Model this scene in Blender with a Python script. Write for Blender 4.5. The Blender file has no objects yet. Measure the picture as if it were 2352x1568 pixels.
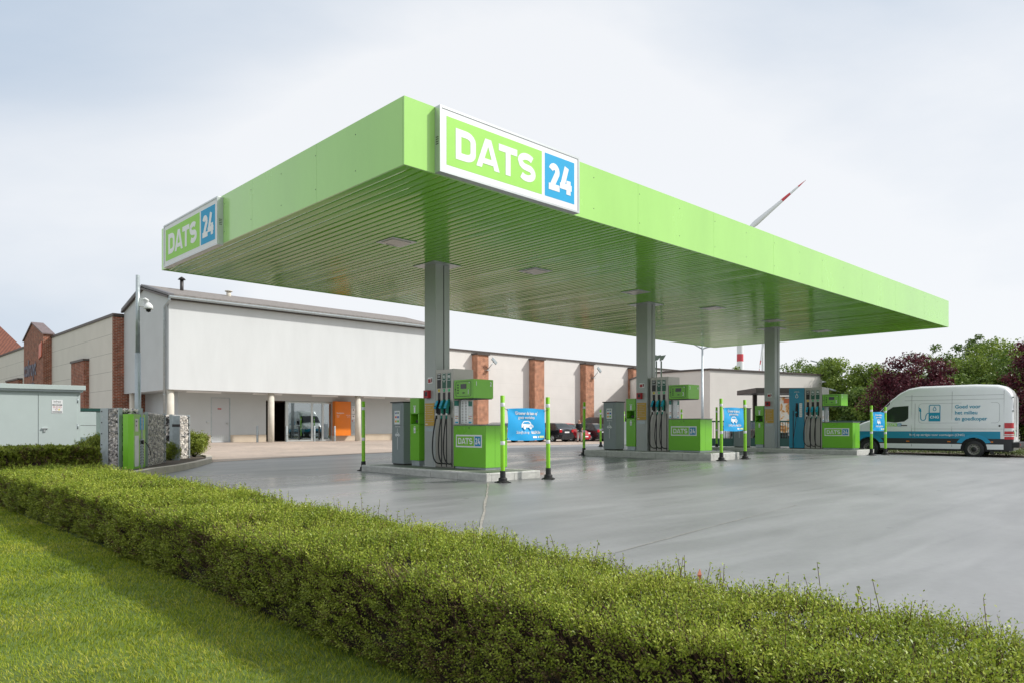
import bpy, bmesh, math, random
import numpy as np
from mathutils import Vector, Matrix
R = math.radians
rnd = random.Random(7)
C = bpy.context.scene.collection
sc = bpy.context.scene

# ---------------------------------------------------------------- camera
CAMH = 1.15
YAW = R(46.2)                       # +X runs along the long side of the canopy, +Y along its short side
cam = bpy.data.cameras.new('camera')
cam_o = bpy.data.objects.new('camera', cam); C.objects.link(cam_o)
cam.sensor_width = 36; cam.lens = 25.94; cam.shift_y = 196/2352.
cam.clip_start = .05; cam.clip_end = 4000
cam_o.location = (0, 0, CAMH)
cam_o.rotation_euler = (R(90), 0, YAW - R(90))
sc.camera = cam_o

# ---------------------------------------------------------------- light
SUN_EL, SUN_AZ = R(41), R(-42)      # azimuth measured from +X: the sun stands to the right of the camera
w = bpy.data.worlds.new('World'); sc.world = w; w.use_nodes = True
nt = w.node_tree; N = nt.nodes; L = nt.links
for n in list(N): N.remove(n)
out = N.new('ShaderNodeOutputWorld'); bg = N.new('ShaderNodeBackground')
sky = N.new('ShaderNodeTexSky'); sky.sky_type = 'NISHITA'; sky.sun_disc = False
sky.sun_elevation = SUN_EL; sky.sun_rotation = R(90) - SUN_AZ
sky.air_density = 1.0; sky.dust_density = 1.5
tc = N.new('ShaderNodeTexCoord'); mp = N.new('ShaderNodeMapping'); mp.inputs['Scale'].default_value = (1, 1, 2.2)
mp.inputs['Rotation'].default_value = (0, 0, R(35))
no = N.new('ShaderNodeTexNoise'); no.inputs['Scale'].default_value = .95; no.inputs['Detail'].default_value = 7; no.inputs['Roughness'].default_value = .52
no.inputs['Distortion'].default_value = .3
cr = N.new('ShaderNodeValToRGB')
cr.color_ramp.elements[0].position = .22; cr.color_ramp.elements[0].color = (5.9, 6.95, 8.3, 1)
cr.color_ramp.elements[1].position = .53; cr.color_ramp.elements[1].color = (9.9, 10.1, 10.4, 1)
mix = N.new('ShaderNodeMix'); mix.data_type = 'RGBA'; mix.inputs[0].default_value = .9
L.new(tc.outputs['Generated'], mp.inputs[0]); L.new(mp.outputs[0], no.inputs[0])
# thinner cloud lets the blue through in a few broad directions
def lobe(right, up, p, k):
    d = Vector((math.cos(YAW)+right*math.sin(YAW), math.sin(YAW)-right*math.cos(YAW), up)).normalized()
    v = N.new('ShaderNodeVectorMath'); v.operation = 'DOT_PRODUCT'; L.new(tc.outputs['Generated'], v.inputs[0]); v.inputs[1].default_value = d
    r = N.new('ShaderNodeMapRange'); r.interpolation_type = 'SMOOTHSTEP'; L.new(v.outputs['Value'], r.inputs[0]); r.inputs[1].default_value = math.cos(R(p)); r.inputs[2].default_value = 1; r.inputs[4].default_value = k
    return r.outputs[0]
def wadd(a, b, op='ADD'):
    m = N.new('ShaderNodeMath'); m.operation = op
    for i, q in enumerate((a, b)):
        if isinstance(q, (int, float)): m.inputs[i].default_value = q
        else: L.new(q, m.inputs[i])
    return m.outputs[0]
lob = wadd(wadd(lobe(-.68, .27, 19, .13), lobe(-.55, .62, 22, .10)), wadd(lobe(.58, .50, 22, .13), lobe(.05, .14, 26, -.16)))
L.new(wadd(no.outputs[0], lob, 'SUBTRACT'), cr.inputs[0])
L.new(sky.outputs[0], mix.inputs[6]); L.new(cr.outputs[0], mix.inputs[7])
L.new(mix.outputs[2], bg.inputs[0]); bg.inputs[1].default_value = .078; L.new(bg.outputs[0], out.inputs[0])
sun = bpy.data.lights.new('sun', 'SUN'); sun.energy = 3.3; sun.angle = R(2.6); sun.color = (1, .965, .91)
sun_o = bpy.data.objects.new('sun', sun); C.objects.link(sun_o)
sd = Vector((math.cos(SUN_EL)*math.cos(SUN_AZ), math.cos(SUN_EL)*math.sin(SUN_AZ), math.sin(SUN_EL)))
sun_o.rotation_euler = sd.to_track_quat('Z', 'Y').to_euler(); sun_o.location = (30, -20, 40)
sc.view_settings.view_transform = 'Standard'; sc.view_settings.look = 'None'
sc.view_settings.exposure = .33; sc.view_settings.gamma = 1
sc.render.engine = 'CYCLES'
sc.cycles.max_bounces = 8; sc.cycles.diffuse_bounces = 4; sc.cycles.glossy_bounces = 4; sc.cycles.transparent_max_bounces = 8

# ---------------------------------------------------------------- materials
def srgb(r, g, b):
    f = lambda c: (c/255/12.92) if c/255 <= .04045 else ((c/255+.055)/1.055)**2.4
    return (f(r), f(g), f(b))
_m = {}
def mat(name, col, rough=.5, metal=0., var=.0, vscale=3., bump=0., bscale=40., coat=0., rvar=0., spec=.5, stretch=None, dirt=None):
    """Principled material with low-contrast procedural mottling of colour and gloss."""
    if name in _m: return _m[name]
    m = bpy.data.materials.new(name); m.use_nodes = True; _m[name] = m
    t = m.node_tree; b = t.nodes['Principled BSDF']
    b.inputs['Base Color'].default_value = (*col, 1); b.inputs['Roughness'].default_value = rough
    b.inputs['Metallic'].default_value = metal; b.inputs['Coat Weight'].default_value = coat
    b.inputs['Coat Roughness'].default_value = .08
    b.inputs['Specular IOR Level'].default_value = spec
    if var or bump or rvar:
        tc = t.nodes.new('ShaderNodeTexCoord'); mp = t.nodes.new('ShaderNodeMapping'); t.links.new(tc.outputs['Object'], mp.inputs[0])
        if stretch: mp.inputs['Scale'].default_value = stretch
    if var or rvar:
        n = t.nodes.new('ShaderNodeTexNoise'); n.inputs['Scale'].default_value = vscale; n.inputs['Detail'].default_value = 6; n.inputs['Roughness'].default_value = .6
        t.links.new(mp.outputs[0], n.inputs[0])
        if var:
            r = t.nodes.new('ShaderNodeMapRange'); r.inputs[1].default_value = .3; r.inputs[2].default_value = .7
            r.inputs[3].default_value = 1-var; r.inputs[4].default_value = 1+var*.6
            mx = t.nodes.new('ShaderNodeMix'); mx.data_type = 'RGBA'; mx.blend_type = 'MULTIPLY'; mx.inputs[0].default_value = 1
            mx.inputs[6].default_value = (*col, 1); t.links.new(n.outputs[0], r.inputs[0]); t.links.new(r.outputs[0], mx.inputs[7])
            t.links.new(mx.outputs[2], b.inputs['Base Color'])
        if rvar:
            r2 = t.nodes.new('ShaderNodeMapRange'); r2.inputs[1].default_value = .35; r2.inputs[2].default_value = .65
            r2.inputs[3].default_value = max(.02, rough-rvar); r2.inputs[4].default_value = rough+rvar
            t.links.new(n.outputs[0], r2.inputs[0]); t.links.new(r2.outputs[0], b.inputs['Roughness'])
    if bump:
        n2 = t.nodes.new('ShaderNodeTexNoise'); n2.inputs['Scale'].default_value = bscale; n2.inputs['Detail'].default_value = 4
        t.links.new(mp.outputs[0], n2.inputs[0])
        bp = t.nodes.new('ShaderNodeBump'); bp.inputs['Strength'].default_value = bump; bp.inputs['Distance'].default_value = .02
        t.links.new(n2.outputs[0], bp.inputs['Height']); t.links.new(bp.outputs[0], b.inputs['Normal'])
    return m
def nodes(m):
    t = m.node_tree
    return t, t.nodes, t.links, t.nodes['Principled BSDF']
def mth(t, op, a, b=None, c=None):
    n = t.nodes.new('ShaderNodeMath'); n.operation = op
    for i, v in enumerate((a, b, c)):
        if v is None: continue
        if isinstance(v, (int, float)): n.inputs[i].default_value = v
        else: t.links.new(v, n.inputs[i])
    return n.outputs[0]

GREEN = mat('green_paint', (.17, .50, .022), .34, var=.05, vscale=1.5, coat=.3, rvar=.08, bump=.012, bscale=6)
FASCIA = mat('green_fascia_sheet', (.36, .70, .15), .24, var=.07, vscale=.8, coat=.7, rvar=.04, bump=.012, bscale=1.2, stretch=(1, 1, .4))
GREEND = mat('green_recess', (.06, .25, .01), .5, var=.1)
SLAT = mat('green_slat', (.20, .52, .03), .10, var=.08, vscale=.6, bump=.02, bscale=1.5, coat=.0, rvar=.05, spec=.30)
BOLG = mat('bollard_green', (.25, .62, .006), .38, var=.08, vscale=8, coat=.2)
WHITE = mat('white_print', (.80, .81, .82), .4, var=.02)
WFOIL = mat('white_sign_face', (.78, .79, .81), .5, var=.02, vscale=2)
SGREEN = mat('sign_green', (.34, .70, .12), .5, var=.03, spec=.25)
SBLUE = mat('sign_blue', (.01, .36, .66), .5, var=.03, spec=.25)
PGREEN = mat('panel_green', (.20, .52, .02), .35, var=.03)
PBLUE = mat('panel_blue', (.01, .25, .50), .35, var=.03)
CBLUE = mat('gas_blue', (.0, .245, .40), .38, var=.05, coat=.2)
BANNER = mat('banner_vinyl', (.0, .33, .68), .35, var=.06, vscale=2.5, coat=.15)
STEEL = mat('brushed_steel', (.40, .385, .35), .38, .55, var=.07, vscale=5, rvar=.08, stretch=(1, 1, .15))
COLM = mat('grey_column_paint', (.41, .43, .42), .42, .15, var=.07, vscale=2, rvar=.06, coat=.1)
GALV = mat('galvanised', (.42, .47, .49), .42, .5, var=.16, vscale=9, rvar=.1)
ALU = mat('aluminium', (.55, .58, .58), .35, .6, var=.06, vscale=4)
GREYBOX = mat('grey_enamel', (.26, .30, .31), .42, var=.06, vscale=3, coat=.1)
BLACK = mat('black_plastic', (.012, .012, .013), .45, var=.1)
RUBBER = mat('rubber', (.018, .018, .019), .6, var=.2, vscale=12)
DARK = mat('dark_metal', (.045, .04, .04), .5, var=.15)
RED = mat('red_plastic', (.42, .015, .02), .4, var=.1)
ORANGE = mat('orange_panel', (.78, .20, .008), .4, var=.05)
AMBER = mat('amber_notice', (.55, .32, .04), .45, var=.05)
YELLOW = mat('yellow_disc', (.8, .6, .02), .4)
TEAL = mat('teal_plastic', (.005, .20, .15), .4, var=.08)
DGREEN = mat('dark_green_print', (.01, .10, .06), .4)
FGREEN = mat('fence_green', (.008, .055, .045), .45, var=.15)
NBLUE = mat('nozzle_blue', (.02, .36, .55), .4)
SCREEN = mat('display_glass', (.03, .035, .035), .15)
CREAMST = mat('concrete_render', (.62, .58, .50), .85, var=.1, vscale=4, bump=.1)
KIOSKM = mat('kiosk_paint', (.48, .55, .54), .45, var=.05, vscale=1.2)
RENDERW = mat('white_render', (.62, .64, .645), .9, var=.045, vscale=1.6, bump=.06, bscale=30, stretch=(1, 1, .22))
RENDERG = mat('shaded_grey_render', (.53, .56, .57), .9, var=.05, vscale=.8, bump=.06, bscale=30)  # greyer copy of the white render, with the side wall's shade in its colour
PLINTH = mat('beige_plinth', (.55, .47, .37), .85, var=.12, vscale=2)
TRIM = mat('brown_trim', (.07, .055, .048), .5, var=.15)
ROOFL = mat('weathered_roof_tiles', (.22, .20, .185), .8, var=.3, vscale=7)
ROOFD = mat('roof_metal', (.13, .125, .13), .45, .3, var=.2, vscale=2)
DOORG = mat('grey_door', (.50, .52, .54), .45, var=.03)
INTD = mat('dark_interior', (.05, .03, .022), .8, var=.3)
NAVY = mat('navy_letters', (.02, .045, .10), .4)
CORAL = mat('coral_panel', (.62, .13, .06), .4)

def brick(name, c1, c2, mortar):
    m = mat(name, c1, .85); t, n, l, b = nodes(m)
    tc = n.new('ShaderNodeTexCoord'); sp = n.new('ShaderNodeSeparateXYZ'); l.new(tc.outputs['Object'], sp.inputs[0])
    u = mth(t, 'ADD', sp.outputs[0], sp.outputs[1]); cb = n.new('ShaderNodeCombineXYZ'); l.new(u, cb.inputs[0]); l.new(sp.outputs[2], cb.inputs[1])
    br = n.new('ShaderNodeTexBrick'); l.new(cb.outputs[0], br.inputs[0])
    br.inputs['Color1'].default_value = (*c1, 1); br.inputs['Color2'].default_value = (*c2, 1); br.inputs['Mortar'].default_value = (*mortar, 1)
    br.inputs['Scale'].default_value = 1; br.inputs['Brick Width'].default_value = .25; br.inputs['Row Height'].default_value = .085
    br.inputs['Mortar Size'].default_value = .012; br.inputs['Bias'].default_value = -.1
    no = n.new('ShaderNodeTexNoise'); no.inputs['Scale'].default_value = 3; no.inputs['Detail'].default_value = 8; l.new(tc.outputs['Object'], no.inputs[0])
    r = n.new('ShaderNodeMapRange'); r.inputs[1].default_value = .3; r.inputs[2].default_value = .7; r.inputs[3].default_value = .65; r.inputs[4].default_value = 1.25; l.new(no.outputs[0], r.inputs[0])
    mx = n.new('ShaderNodeMix'); mx.data_type = 'RGBA'; mx.blend_type = 'MULTIPLY'; mx.inputs[0].default_value = 1
    l.new(br.outputs[0], mx.inputs[6]); l.new(r.outputs[0], mx.inputs[7]); l.new(mx.outputs[2], b.inputs['Base Color'])
    bp = n.new('ShaderNodeBump'); bp.inputs['Strength'].default_value = .5; bp.inputs['Distance'].default_value = .01; bp.invert = True
    l.new(br.outputs[1], bp.inputs['Height']); l.new(bp.outputs[0], b.inputs['Normal'])
    return m
BRICK = brick('red_brick', (.30, .075, .035), (.20, .05, .028), (.36, .27, .2))
BRICKL = brick('orange_brick', (.46, .17, .085), (.36, .12, .06), (.52, .38, .27))

def grooved(name, col, pitch, z0=0, width=.018, dark=.45, var=.05):
    """Horizontal panel joints cut into a pale wall at a fixed pitch in height."""
    m = mat(name, col, .85); t, n, l, b = nodes(m)
    tc = n.new('ShaderNodeTexCoord'); sp = n.new('ShaderNodeSeparateXYZ'); l.new(tc.outputs['Object'], sp.inputs[0])
    z = mth(t, 'FRACT', mth(t, 'DIVIDE', mth(t, 'SUBTRACT', sp.outputs[2], z0-100*pitch), pitch))
    g = mth(t, 'LESS_THAN', z, width/pitch)
    no = n.new('ShaderNodeTexNoise'); no.inputs['Scale'].default_value = .9; no.inputs['Detail'].default_value = 8; l.new(tc.outputs['Object'], no.inputs[0])
    r = n.new('ShaderNodeMapRange'); r.inputs[1].default_value = .3; r.inputs[2].default_value = .7; r.inputs[3].default_value = 1-var; r.inputs[4].default_value = 1+var*.4; l.new(no.outputs[0], r.inputs[0])
    k = mth(t, 'MULTIPLY', r.outputs[0], mth(t, 'SUBTRACT', 1, mth(t, 'MULTIPLY', g, 1-dark)))
    mx = n.new('ShaderNodeMix'); mx.data_type = 'RGBA'; mx.blend_type = 'MULTIPLY'; mx.inputs[0].default_value = 1
    mx.inputs[6].default_value = (*col, 1); l.new(k, mx.inputs[7]); l.new(mx.outputs[2], b.inputs['Base Color'])
    return m
CREAMW = grooved('cream_panel_wall', (.66, .635, .57), 1.0, .15)
CREAMR = grooved('pale_panel_wall', (.68, .655, .625), 1.1, .3, .012, .85)
CREAMB = grooved('pale_block_wall', (.68, .645, .60), .30, 0, .01, .96)

def leafmat(name, cols, trans=.25, rough=.45, nscale=1.2, spec=.28):
    m = bpy.data.materials.new(name); m.use_nodes = True; t = m.node_tree; n = t.nodes; l = t.links; b = n['Principled BSDF']
    g = n.new('ShaderNodeNewGeometry'); cr = n.new('ShaderNodeValToRGB')
    e = cr.color_ramp.elements
    while len(e) < len(cols): e.new(.5)
    for i, c in enumerate(cols): e[i].position = i/(len(cols)-1); e[i].color = (*c, 1)
    tc = n.new('ShaderNodeTexCoord'); no = n.new('ShaderNodeTexNoise'); no.inputs['Scale'].default_value = nscale; no.inputs['Detail'].default_value = 4; l.new(tc.outputs['Object'], no.inputs[0])
    k = mth(t, 'ADD', mth(t, 'MULTIPLY', g.outputs['Random Per Island'], .55), mth(t, 'MULTIPLY', mth(t, 'SUBTRACT', no.outputs[0], .25), .9))
    l.new(k, cr.inputs[0]); l.new(cr.outputs[0], b.inputs['Base Color']); b.inputs['Roughness'].default_value = rough; b.inputs['Specular IOR Level'].default_value = spec
    tr = n.new('ShaderNodeBsdfTranslucent'); l.new(cr.outputs[0], tr.inputs[0]); mx = n.new('ShaderNodeMixShader'); mx.inputs[0].default_value = trans
    o = n['Material Output']; l.new(b.outputs[0], mx.inputs[1]); l.new(tr.outputs[0], mx.inputs[2]); l.new(mx.outputs[0], o.inputs[0])
    return m

# ---------------------------------------------------------------- mesh helpers
class MB:
    def __init__(s): s.v = []; s.f = []; s.mi = []; s.mats = []; s.sm = []
    def m(s, material):
        if material not in s.mats: s.mats.append(material)
        return s.mats.index(material)
    def add(s, vs, fs, material, smooth=False, M=None):
        o = len(s.v); i = s.m(material)
        s.v += [tuple(M @ Vector(v)) for v in vs] if M else [tuple(v) for v in vs]
        for f in fs: s.f.append(tuple(k+o for k in f)); s.mi.append(i); s.sm.append(smooth)
        return s
    def box(s, x0, x1, y0, y1, z0, z1, material, M=None, b=0.):
        if b <= 0:
            vs = [(x, y, z) for z in (z0, z1) for y in (y0, y1) for x in (x0, x1)]
            return s.add(vs, [(0, 2, 3, 1), (4, 5, 7, 6), (0, 1, 5, 4), (2, 6, 7, 3), (0, 4, 6, 2), (1, 3, 7, 5)], material, False, M)
        bm = bmesh.new(); bmesh.ops.create_cube(bm, size=1)
        for v in bm.verts: v.co = Vector(((x0+x1)/2+v.co.x*(x1-x0), (y0+y1)/2+v.co.y*(y1-y0), (z0+z1)/2+v.co.z*(z1-z0)))
        bmesh.ops.bevel(bm, geom=bm.edges[:], offset=b, segments=2, affect='EDGES', profile=.7)
        bm.verts.index_update(); vs = [v.co[:] for v in bm.verts]; fs = [tuple(v.index for v in f.verts) for f in bm.faces]; bm.free()
        return s.add(vs, fs, material, False, M)
    def prism(s, poly, a, b, material, axis='z', M=None):
        """poly: 2-D points; axis z: (x,y), axis x: (y,z), axis y: (x,z), extruded from a to b along the axis."""
        n = len(poly)
        mk = {'z': lambda p, h: (p[0], p[1], h), 'x': lambda p, h: (h, p[0], p[1]), 'y': lambda p, h: (p[0], h, p[1])}[axis]
        vs = [mk(p, a) for p in poly]+[mk(p, b) for p in poly]
        fs = [tuple(range(n))[::-1], tuple(range(n, 2*n))]+[(i, (i+1) % n, n+(i+1) % n, n+i) for i in range(n)]
        return s.add(vs, fs, material, False, M)
    def cyl(s, p, r0, p1, r1, material, seg=16, caps=True):
        p = Vector(p); p1 = Vector(p1); d = (p1-p); q = d.to_track_quat('Z', 'Y')
        vs = []
        for (c, r) in ((p, r0), (p1, r1)):
            for k in range(seg):
                a = 2*math.pi*k/seg; vs.append(c+q @ Vector((r*math.cos(a), r*math.sin(a), 0)))
        s.add(vs, [(k, (k+1) % seg, seg+(k+1) % seg, seg+k) for k in range(seg)], material, True)
        if caps: s.add(vs, [tuple(range(seg))[::-1], tuple(range(seg, 2*seg))], material)
        return s
    def tube(s, pts, r, material, seg=8):
        P = [Vector(p) for p in pts]; rings = []
        for i, p in enumerate(P):
            d = (P[min(i+1, len(P)-1)]-P[max(i-1, 0)]).normalized(); q = d.to_track_quat('Z', 'Y')
            rr = r[i] if isinstance(r, (list, tuple)) else r
            rings.append([p+q @ Vector((rr*math.cos(2*math.pi*k/seg), rr*math.sin(2*math.pi*k/seg), 0)) for k in range(seg)])
        # keep rings aligned
        for i in range(1, len(rings)):
            best = min(range(seg), key=lambda o: sum((rings[i][(k+o) % seg]-P[i]-(rings[i-1][k]-P[i-1])).length for k in range(0, seg, 2)))
            rings[i] = rings[i][best:]+rings[i][:best]
        vs = [v for g in rings for v in g]; fs = []
        for i in range(len(P)-1):
            for k in range(seg): fs.append((i*seg+k, i*seg+(k+1) % seg, (i+1)*seg+(k+1) % seg, (i+1)*seg+k))
        s.add(vs, fs, material, True); n = len(vs)
        s.add(vs, [tuple(range(seg))[::-1], tuple(range(n-seg, n))], material)
        return s
    def lathe(s, prof, material, seg=24, M=None, axis='z'):
        vs = []
        for r, h in prof:
            for k in range(seg):
                a = 2*math.pi*k/seg; x, y = r*math.cos(a), r*math.sin(a)
                vs.append({'z': (x, y, h), 'y': (x, h, y), 'x': (h, x, y)}[axis])
        fs = [(i*seg+k, i*seg+(k+1) % seg, (i+1)*seg+(k+1) % seg, (i+1)*seg+k) for i in range(len(prof)-1) for k in range(seg)]
        return s.add(vs, fs, material, True, M)
    def build(s, name, parent=None, loc=None, rot=None, normals=True):
        me = bpy.data.meshes.new(name); me.from_pydata(s.v, [], s.f)
        for m_ in s.mats: me.materials.append(m_)
        me.polygons.foreach_set('material_index', s.mi); me.polygons.foreach_set('use_smooth', s.sm)
        if normals:
            bm = bmesh.new(); bm.from_mesh(me); bmesh.ops.remove_doubles(bm, verts=bm.verts, dist=1e-5); bmesh.ops.recalc_face_normals(bm, faces=bm.faces[:]); bm.to_mesh(me); bm.free()
        me.update(); o = bpy.data.objects.new(name, me); C.objects.link(o)
        if parent: o.parent = parent
        if loc is not None: o.location = loc
        if rot is not None: o.rotation_euler = rot
        return o
def fast(name, verts, faces, mats, mi=None, parent=None, smooth=False):
    """Large mesh from numpy arrays; faces: (n,3) or (n,4)."""
    me = bpy.data.meshes.new(name); nv, nf, k = len(verts), len(faces), faces.shape[1]
    me.vertices.add(nv); me.vertices.foreach_set('co', verts.astype(np.float32).ravel())
    me.loops.add(nf*k); me.loops.foreach_set('vertex_index', faces.astype(np.int32).ravel())
    me.polygons.add(nf); me.polygons.foreach_set('loop_start', np.arange(0, nf*k, k, dtype=np.int32))
    for m_ in (mats if isinstance(mats, list) else [mats]): me.materials.append(m_)
    if mi is not None: me.polygons.foreach_set('material_index', mi.astype(np.int32))
    if smooth: me.polygons.foreach_set('use_smooth', np.ones(nf, dtype=bool))
    me.update(calc_edges=True); me.validate()
    o = bpy.data.objects.new(name, me); C.objects.link(o)
    if parent: o.parent = parent
    return o
def tag(o, label, cat, group=None):
    o['label'] = label; o['category'] = cat
    if group: o['group'] = group
    return o
def thing(name, label, cat, loc=(0, 0, 0), rz=0., group=None):
    o = bpy.data.objects.new(name, None); C.objects.link(o); o.location = loc; o.rotation_euler = (0, 0, rz); o.empty_display_size = .2
    return tag(o, label, cat, group)
def struct(o, kind='structure'): o['kind'] = kind; return o
def copy_tree(o, parent=None):
    c = o.copy(); C.objects.link(c); c.parent = parent
    if 'label' in c.keys() and parent is None: pass
    for ch in list(o.children): copy_tree(ch, c)
    return c
FX = Matrix(((0, 0, -1, 0), (-1, 0, 0, 0), (0, 1, 0, 0), (0, 0, 0, 1)))     # sheet facing -X, reading towards -Y
FY = Matrix(((1, 0, 0, 0), (0, 0, -1, 0), (0, 1, 0, 0), (0, 0, 0, 1)))      # sheet facing -Y, reading towards +X
def T(x, y, z): return Matrix.Translation((x, y, z))
def text_geo(s, size, bold=0., xs=1., align='CENTER', spacing=1.):
    cu = bpy.data.curves.new('t', 'FONT'); cu.body = s; cu.size = size; cu.align_x = align; cu.align_y = 'CENTER'; cu.offset = bold*size; cu.extrude = .0012
    cu.space_character = spacing; cu.resolution_u = 5
    o = bpy.data.objects.new('t', cu); C.objects.link(o); dg = bpy.context.evaluated_depsgraph_get(); dg.update()
    me = bpy.data.meshes.new_from_object(o.evaluated_get(dg)); vs = [(v.co.x*xs, v.co.y, v.co.z) for v in me.vertices]; fs = [tuple(p.vertices) for p in me.polygons]
    bpy.data.objects.remove(o); bpy.data.curves.remove(cu); bpy.data.meshes.remove(me)
    return vs, fs
def text(mb, s, size, material, M, bold=0., xs=1., align='CENTER', spacing=1.):
    vs, fs = text_geo(s, size, bold, xs, align, spacing); return mb.add(vs, fs, material, False, M)
def stroke(mb, pts, wd, material, M, closed=False, z=.003, th=.004):
    """A flat mitred stroke through 2-D points, used for the big sign letters and pictograms."""
    P = [Vector(p) for p in pts]; n = len(P); Lf, Rt = [], []
    for i in range(n):
        a = P[i-1] if (i > 0 or closed) else None; b = P[(i+1) % n] if (i < n-1 or closed) else None
        d1 = (P[i]-a).normalized() if a is not None else (b-P[i]).normalized(); d2 = (b-P[i]).normalized() if b is not None else d1
        t = (d1+d2); t = t.normalized() if t.length > 1e-6 else d1; nn = Vector((-t.y, t.x)); k = 1/max(.35, nn.dot(Vector((-d1.y, d1.x))))
        Lf.append(P[i]+nn*wd/2*k); Rt.append(P[i]-nn*wd/2*k)
    m = n if closed else n-1; o = []
    vs = [(p.x, p.y, z) for p in Lf]+[(p.x, p.y, z) for p in Rt]+[(p.x, p.y, z-th) for p in Lf]+[(p.x, p.y, z-th) for p in Rt]
    fs = []
    for i in range(m):
        j = (i+1) % n; fs += [(i, n+i, n+j, j), (i, j, 2*n+j, 2*n+i), (n+i, 3*n+i, 3*n+j, n+j)]
    if not closed: fs += [(0, 2*n, 3*n, n), (n-1, 2*n-1, 4*n-1, 3*n-1)]
    return mb.add(vs, fs, material, False, M)
def arc(cx, cy, rx, ry, a0, a1, n=10): return [(cx+rx*math.cos(R(a0+(a1-a0)*i/n)), cy+ry*math.sin(R(a0+(a1-a0)*i/n))) for i in range(n+1)]
def dats(mb, M, W, Hh, frame=WFOIL, g=SGREEN, b=SBLUE, let=WHITE, t=.01, border=.06, small=False):
    """The station's name board: origin lower left, W x Hh."""
    mb.box(0, W, 0, Hh, -t, 0, frame, M)
    bd = border*W*.42; x1 = W*.70; x2 = x1+bd*.75
    mb.box(bd, x1, bd, Hh-bd, 0, .002, g, M); mb.box(x2, W-bd, bd, Hh-bd, 0, .002, b, M)
    hh = (Hh-2*bd)*.64; cy = Hh/2; lw = hh*(.20 if small else .235); gw = x1-bd; cw = gw*.20; x = bd+gw*.085; y0, y1 = cy-hh/2, cy+hh/2; k = lw/2; z = .005
    gap = gw*.012
    # D
    w_ = cw*.98; stroke(mb, [(x+k, y0+k), (x+w_*.45, y0+k)]+arc(x+w_*.5, y0+hh*.32, w_*.5-k, hh*.32-k, -90, 0, 5)+arc(x+w_*.5, y1-hh*.32, w_*.5-k, hh*.32-k, 0, 90, 5)+[(x+w_*.45, y1-k), (x+k, y1-k)], lw, let, M, True, z)
    x += w_+gap*.4
    # A
    w_ = cw*1.2; a = k*.95
    mb.prism([(x, y0), (x+w_/2-lw*.58, y1), (x+w_/2+lw*.58, y1), (x+w_, y0), (x+w_-lw*1.03, y0), (x+w_/2, y1-lw*1.05), (x+lw*1.03, y0)], z-.004, z, let, 'z', M)
    stroke(mb, [(x+w_*.25, y0+hh*.24), (x+w_*.75, y0+hh*.24)], lw*.8, let, M, False, z+.0013)
    x += w_-gap*.8
    # T
    w_ = cw*1.0; stroke(mb, [(x, y1-k), (x+w_, y1-k)], lw, let, M, False, z); stroke(mb, [(x+w_/2, y0), (x+w_/2, y1-k)], lw, let, M, False, z+.0007)
    x += w_+gap*.7
    # S
    w_ = cw*1.0; ry = (hh/2-k*1)/2; cxx = x+w_/2; rx = w_/2-k
    pts = arc(cxx, y1-k-ry, rx, ry, 35, 180, 9)+arc(cxx-rx*.15, y1-k-ry, rx*.85, ry, 200, 270, 4)[1:]+arc(cxx+rx*.15, y0+k+ry, rx*.85, ry, 80, 0, 5)[1:]+arc(cxx, y0+k+ry, rx, ry, 0, -145, 9)[1:]
    stroke(mb, pts, lw, let, M, False, z)
    # 24
    bx = W-bd-x2; x = x2+bx*(.11 if small else .125); w_ = bx*(.35 if small else .36); rx = w_/2-k
    pts = arc(x+w_/2, y1-k-rx*1.05, rx, rx*1.05, 165, -20, 8)+[(x+k*1.25, y0+k*.9)]
    stroke(mb, pts, lw, let, M, False, z); stroke(mb, [(x, y0+k), (x+w_, y0+k)], lw, let, M, False, z+.0007)
    x += w_+bx*(.05 if small else .015); w_ = bx*(.38 if small else .40)
    stroke(mb, [(x+w_*.58, y1), (x+k*1.1, y0+hh*.26)], lw, let, M, False, z); stroke(mb, [(x, y0+hh*.27), (x+w_, y0+hh*.27)], lw*.92, let, M, False, z+.0013); stroke(mb, [(x+w_*.73, y0), (x+w_*.73, y0+hh*.52)], lw, let, M, False, z+.0007)
    return mb
def car_icon(mb, M, s, material, hole=BANNER, hz=.006):
    body = [(-1, -.28), (-1, .05), (-.85, .22), (-.55, .5), (.2, .52), (.5, .42), (.72, .12), (.95, .02), (1.05, -.15), (1.02, -.28)]
    mb.prism([(x*s, y*s) for x, y in body], 0, .004, material, 'z', M)
    mb.prism([(-.74*s, .2*s), (-.5*s, .4*s), (.2*s, .42*s), (.5*s, .17*s)], .004, hz, hole, 'z', M)
    for cx in (-.5, .58):
        mb.prism([(p[0]*s, p[1]*s) for p in arc(cx, -.3, .27, .27, 0, 337.5, 15)], .0045, hz+.0005, hole, 'z', M)
        mb.prism([(p[0]*s, p[1]*s) for p in arc(cx, -.3, .19, .19, 0, 337.5, 15)], hz+.001, hz+.003, material, 'z', M)

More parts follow.
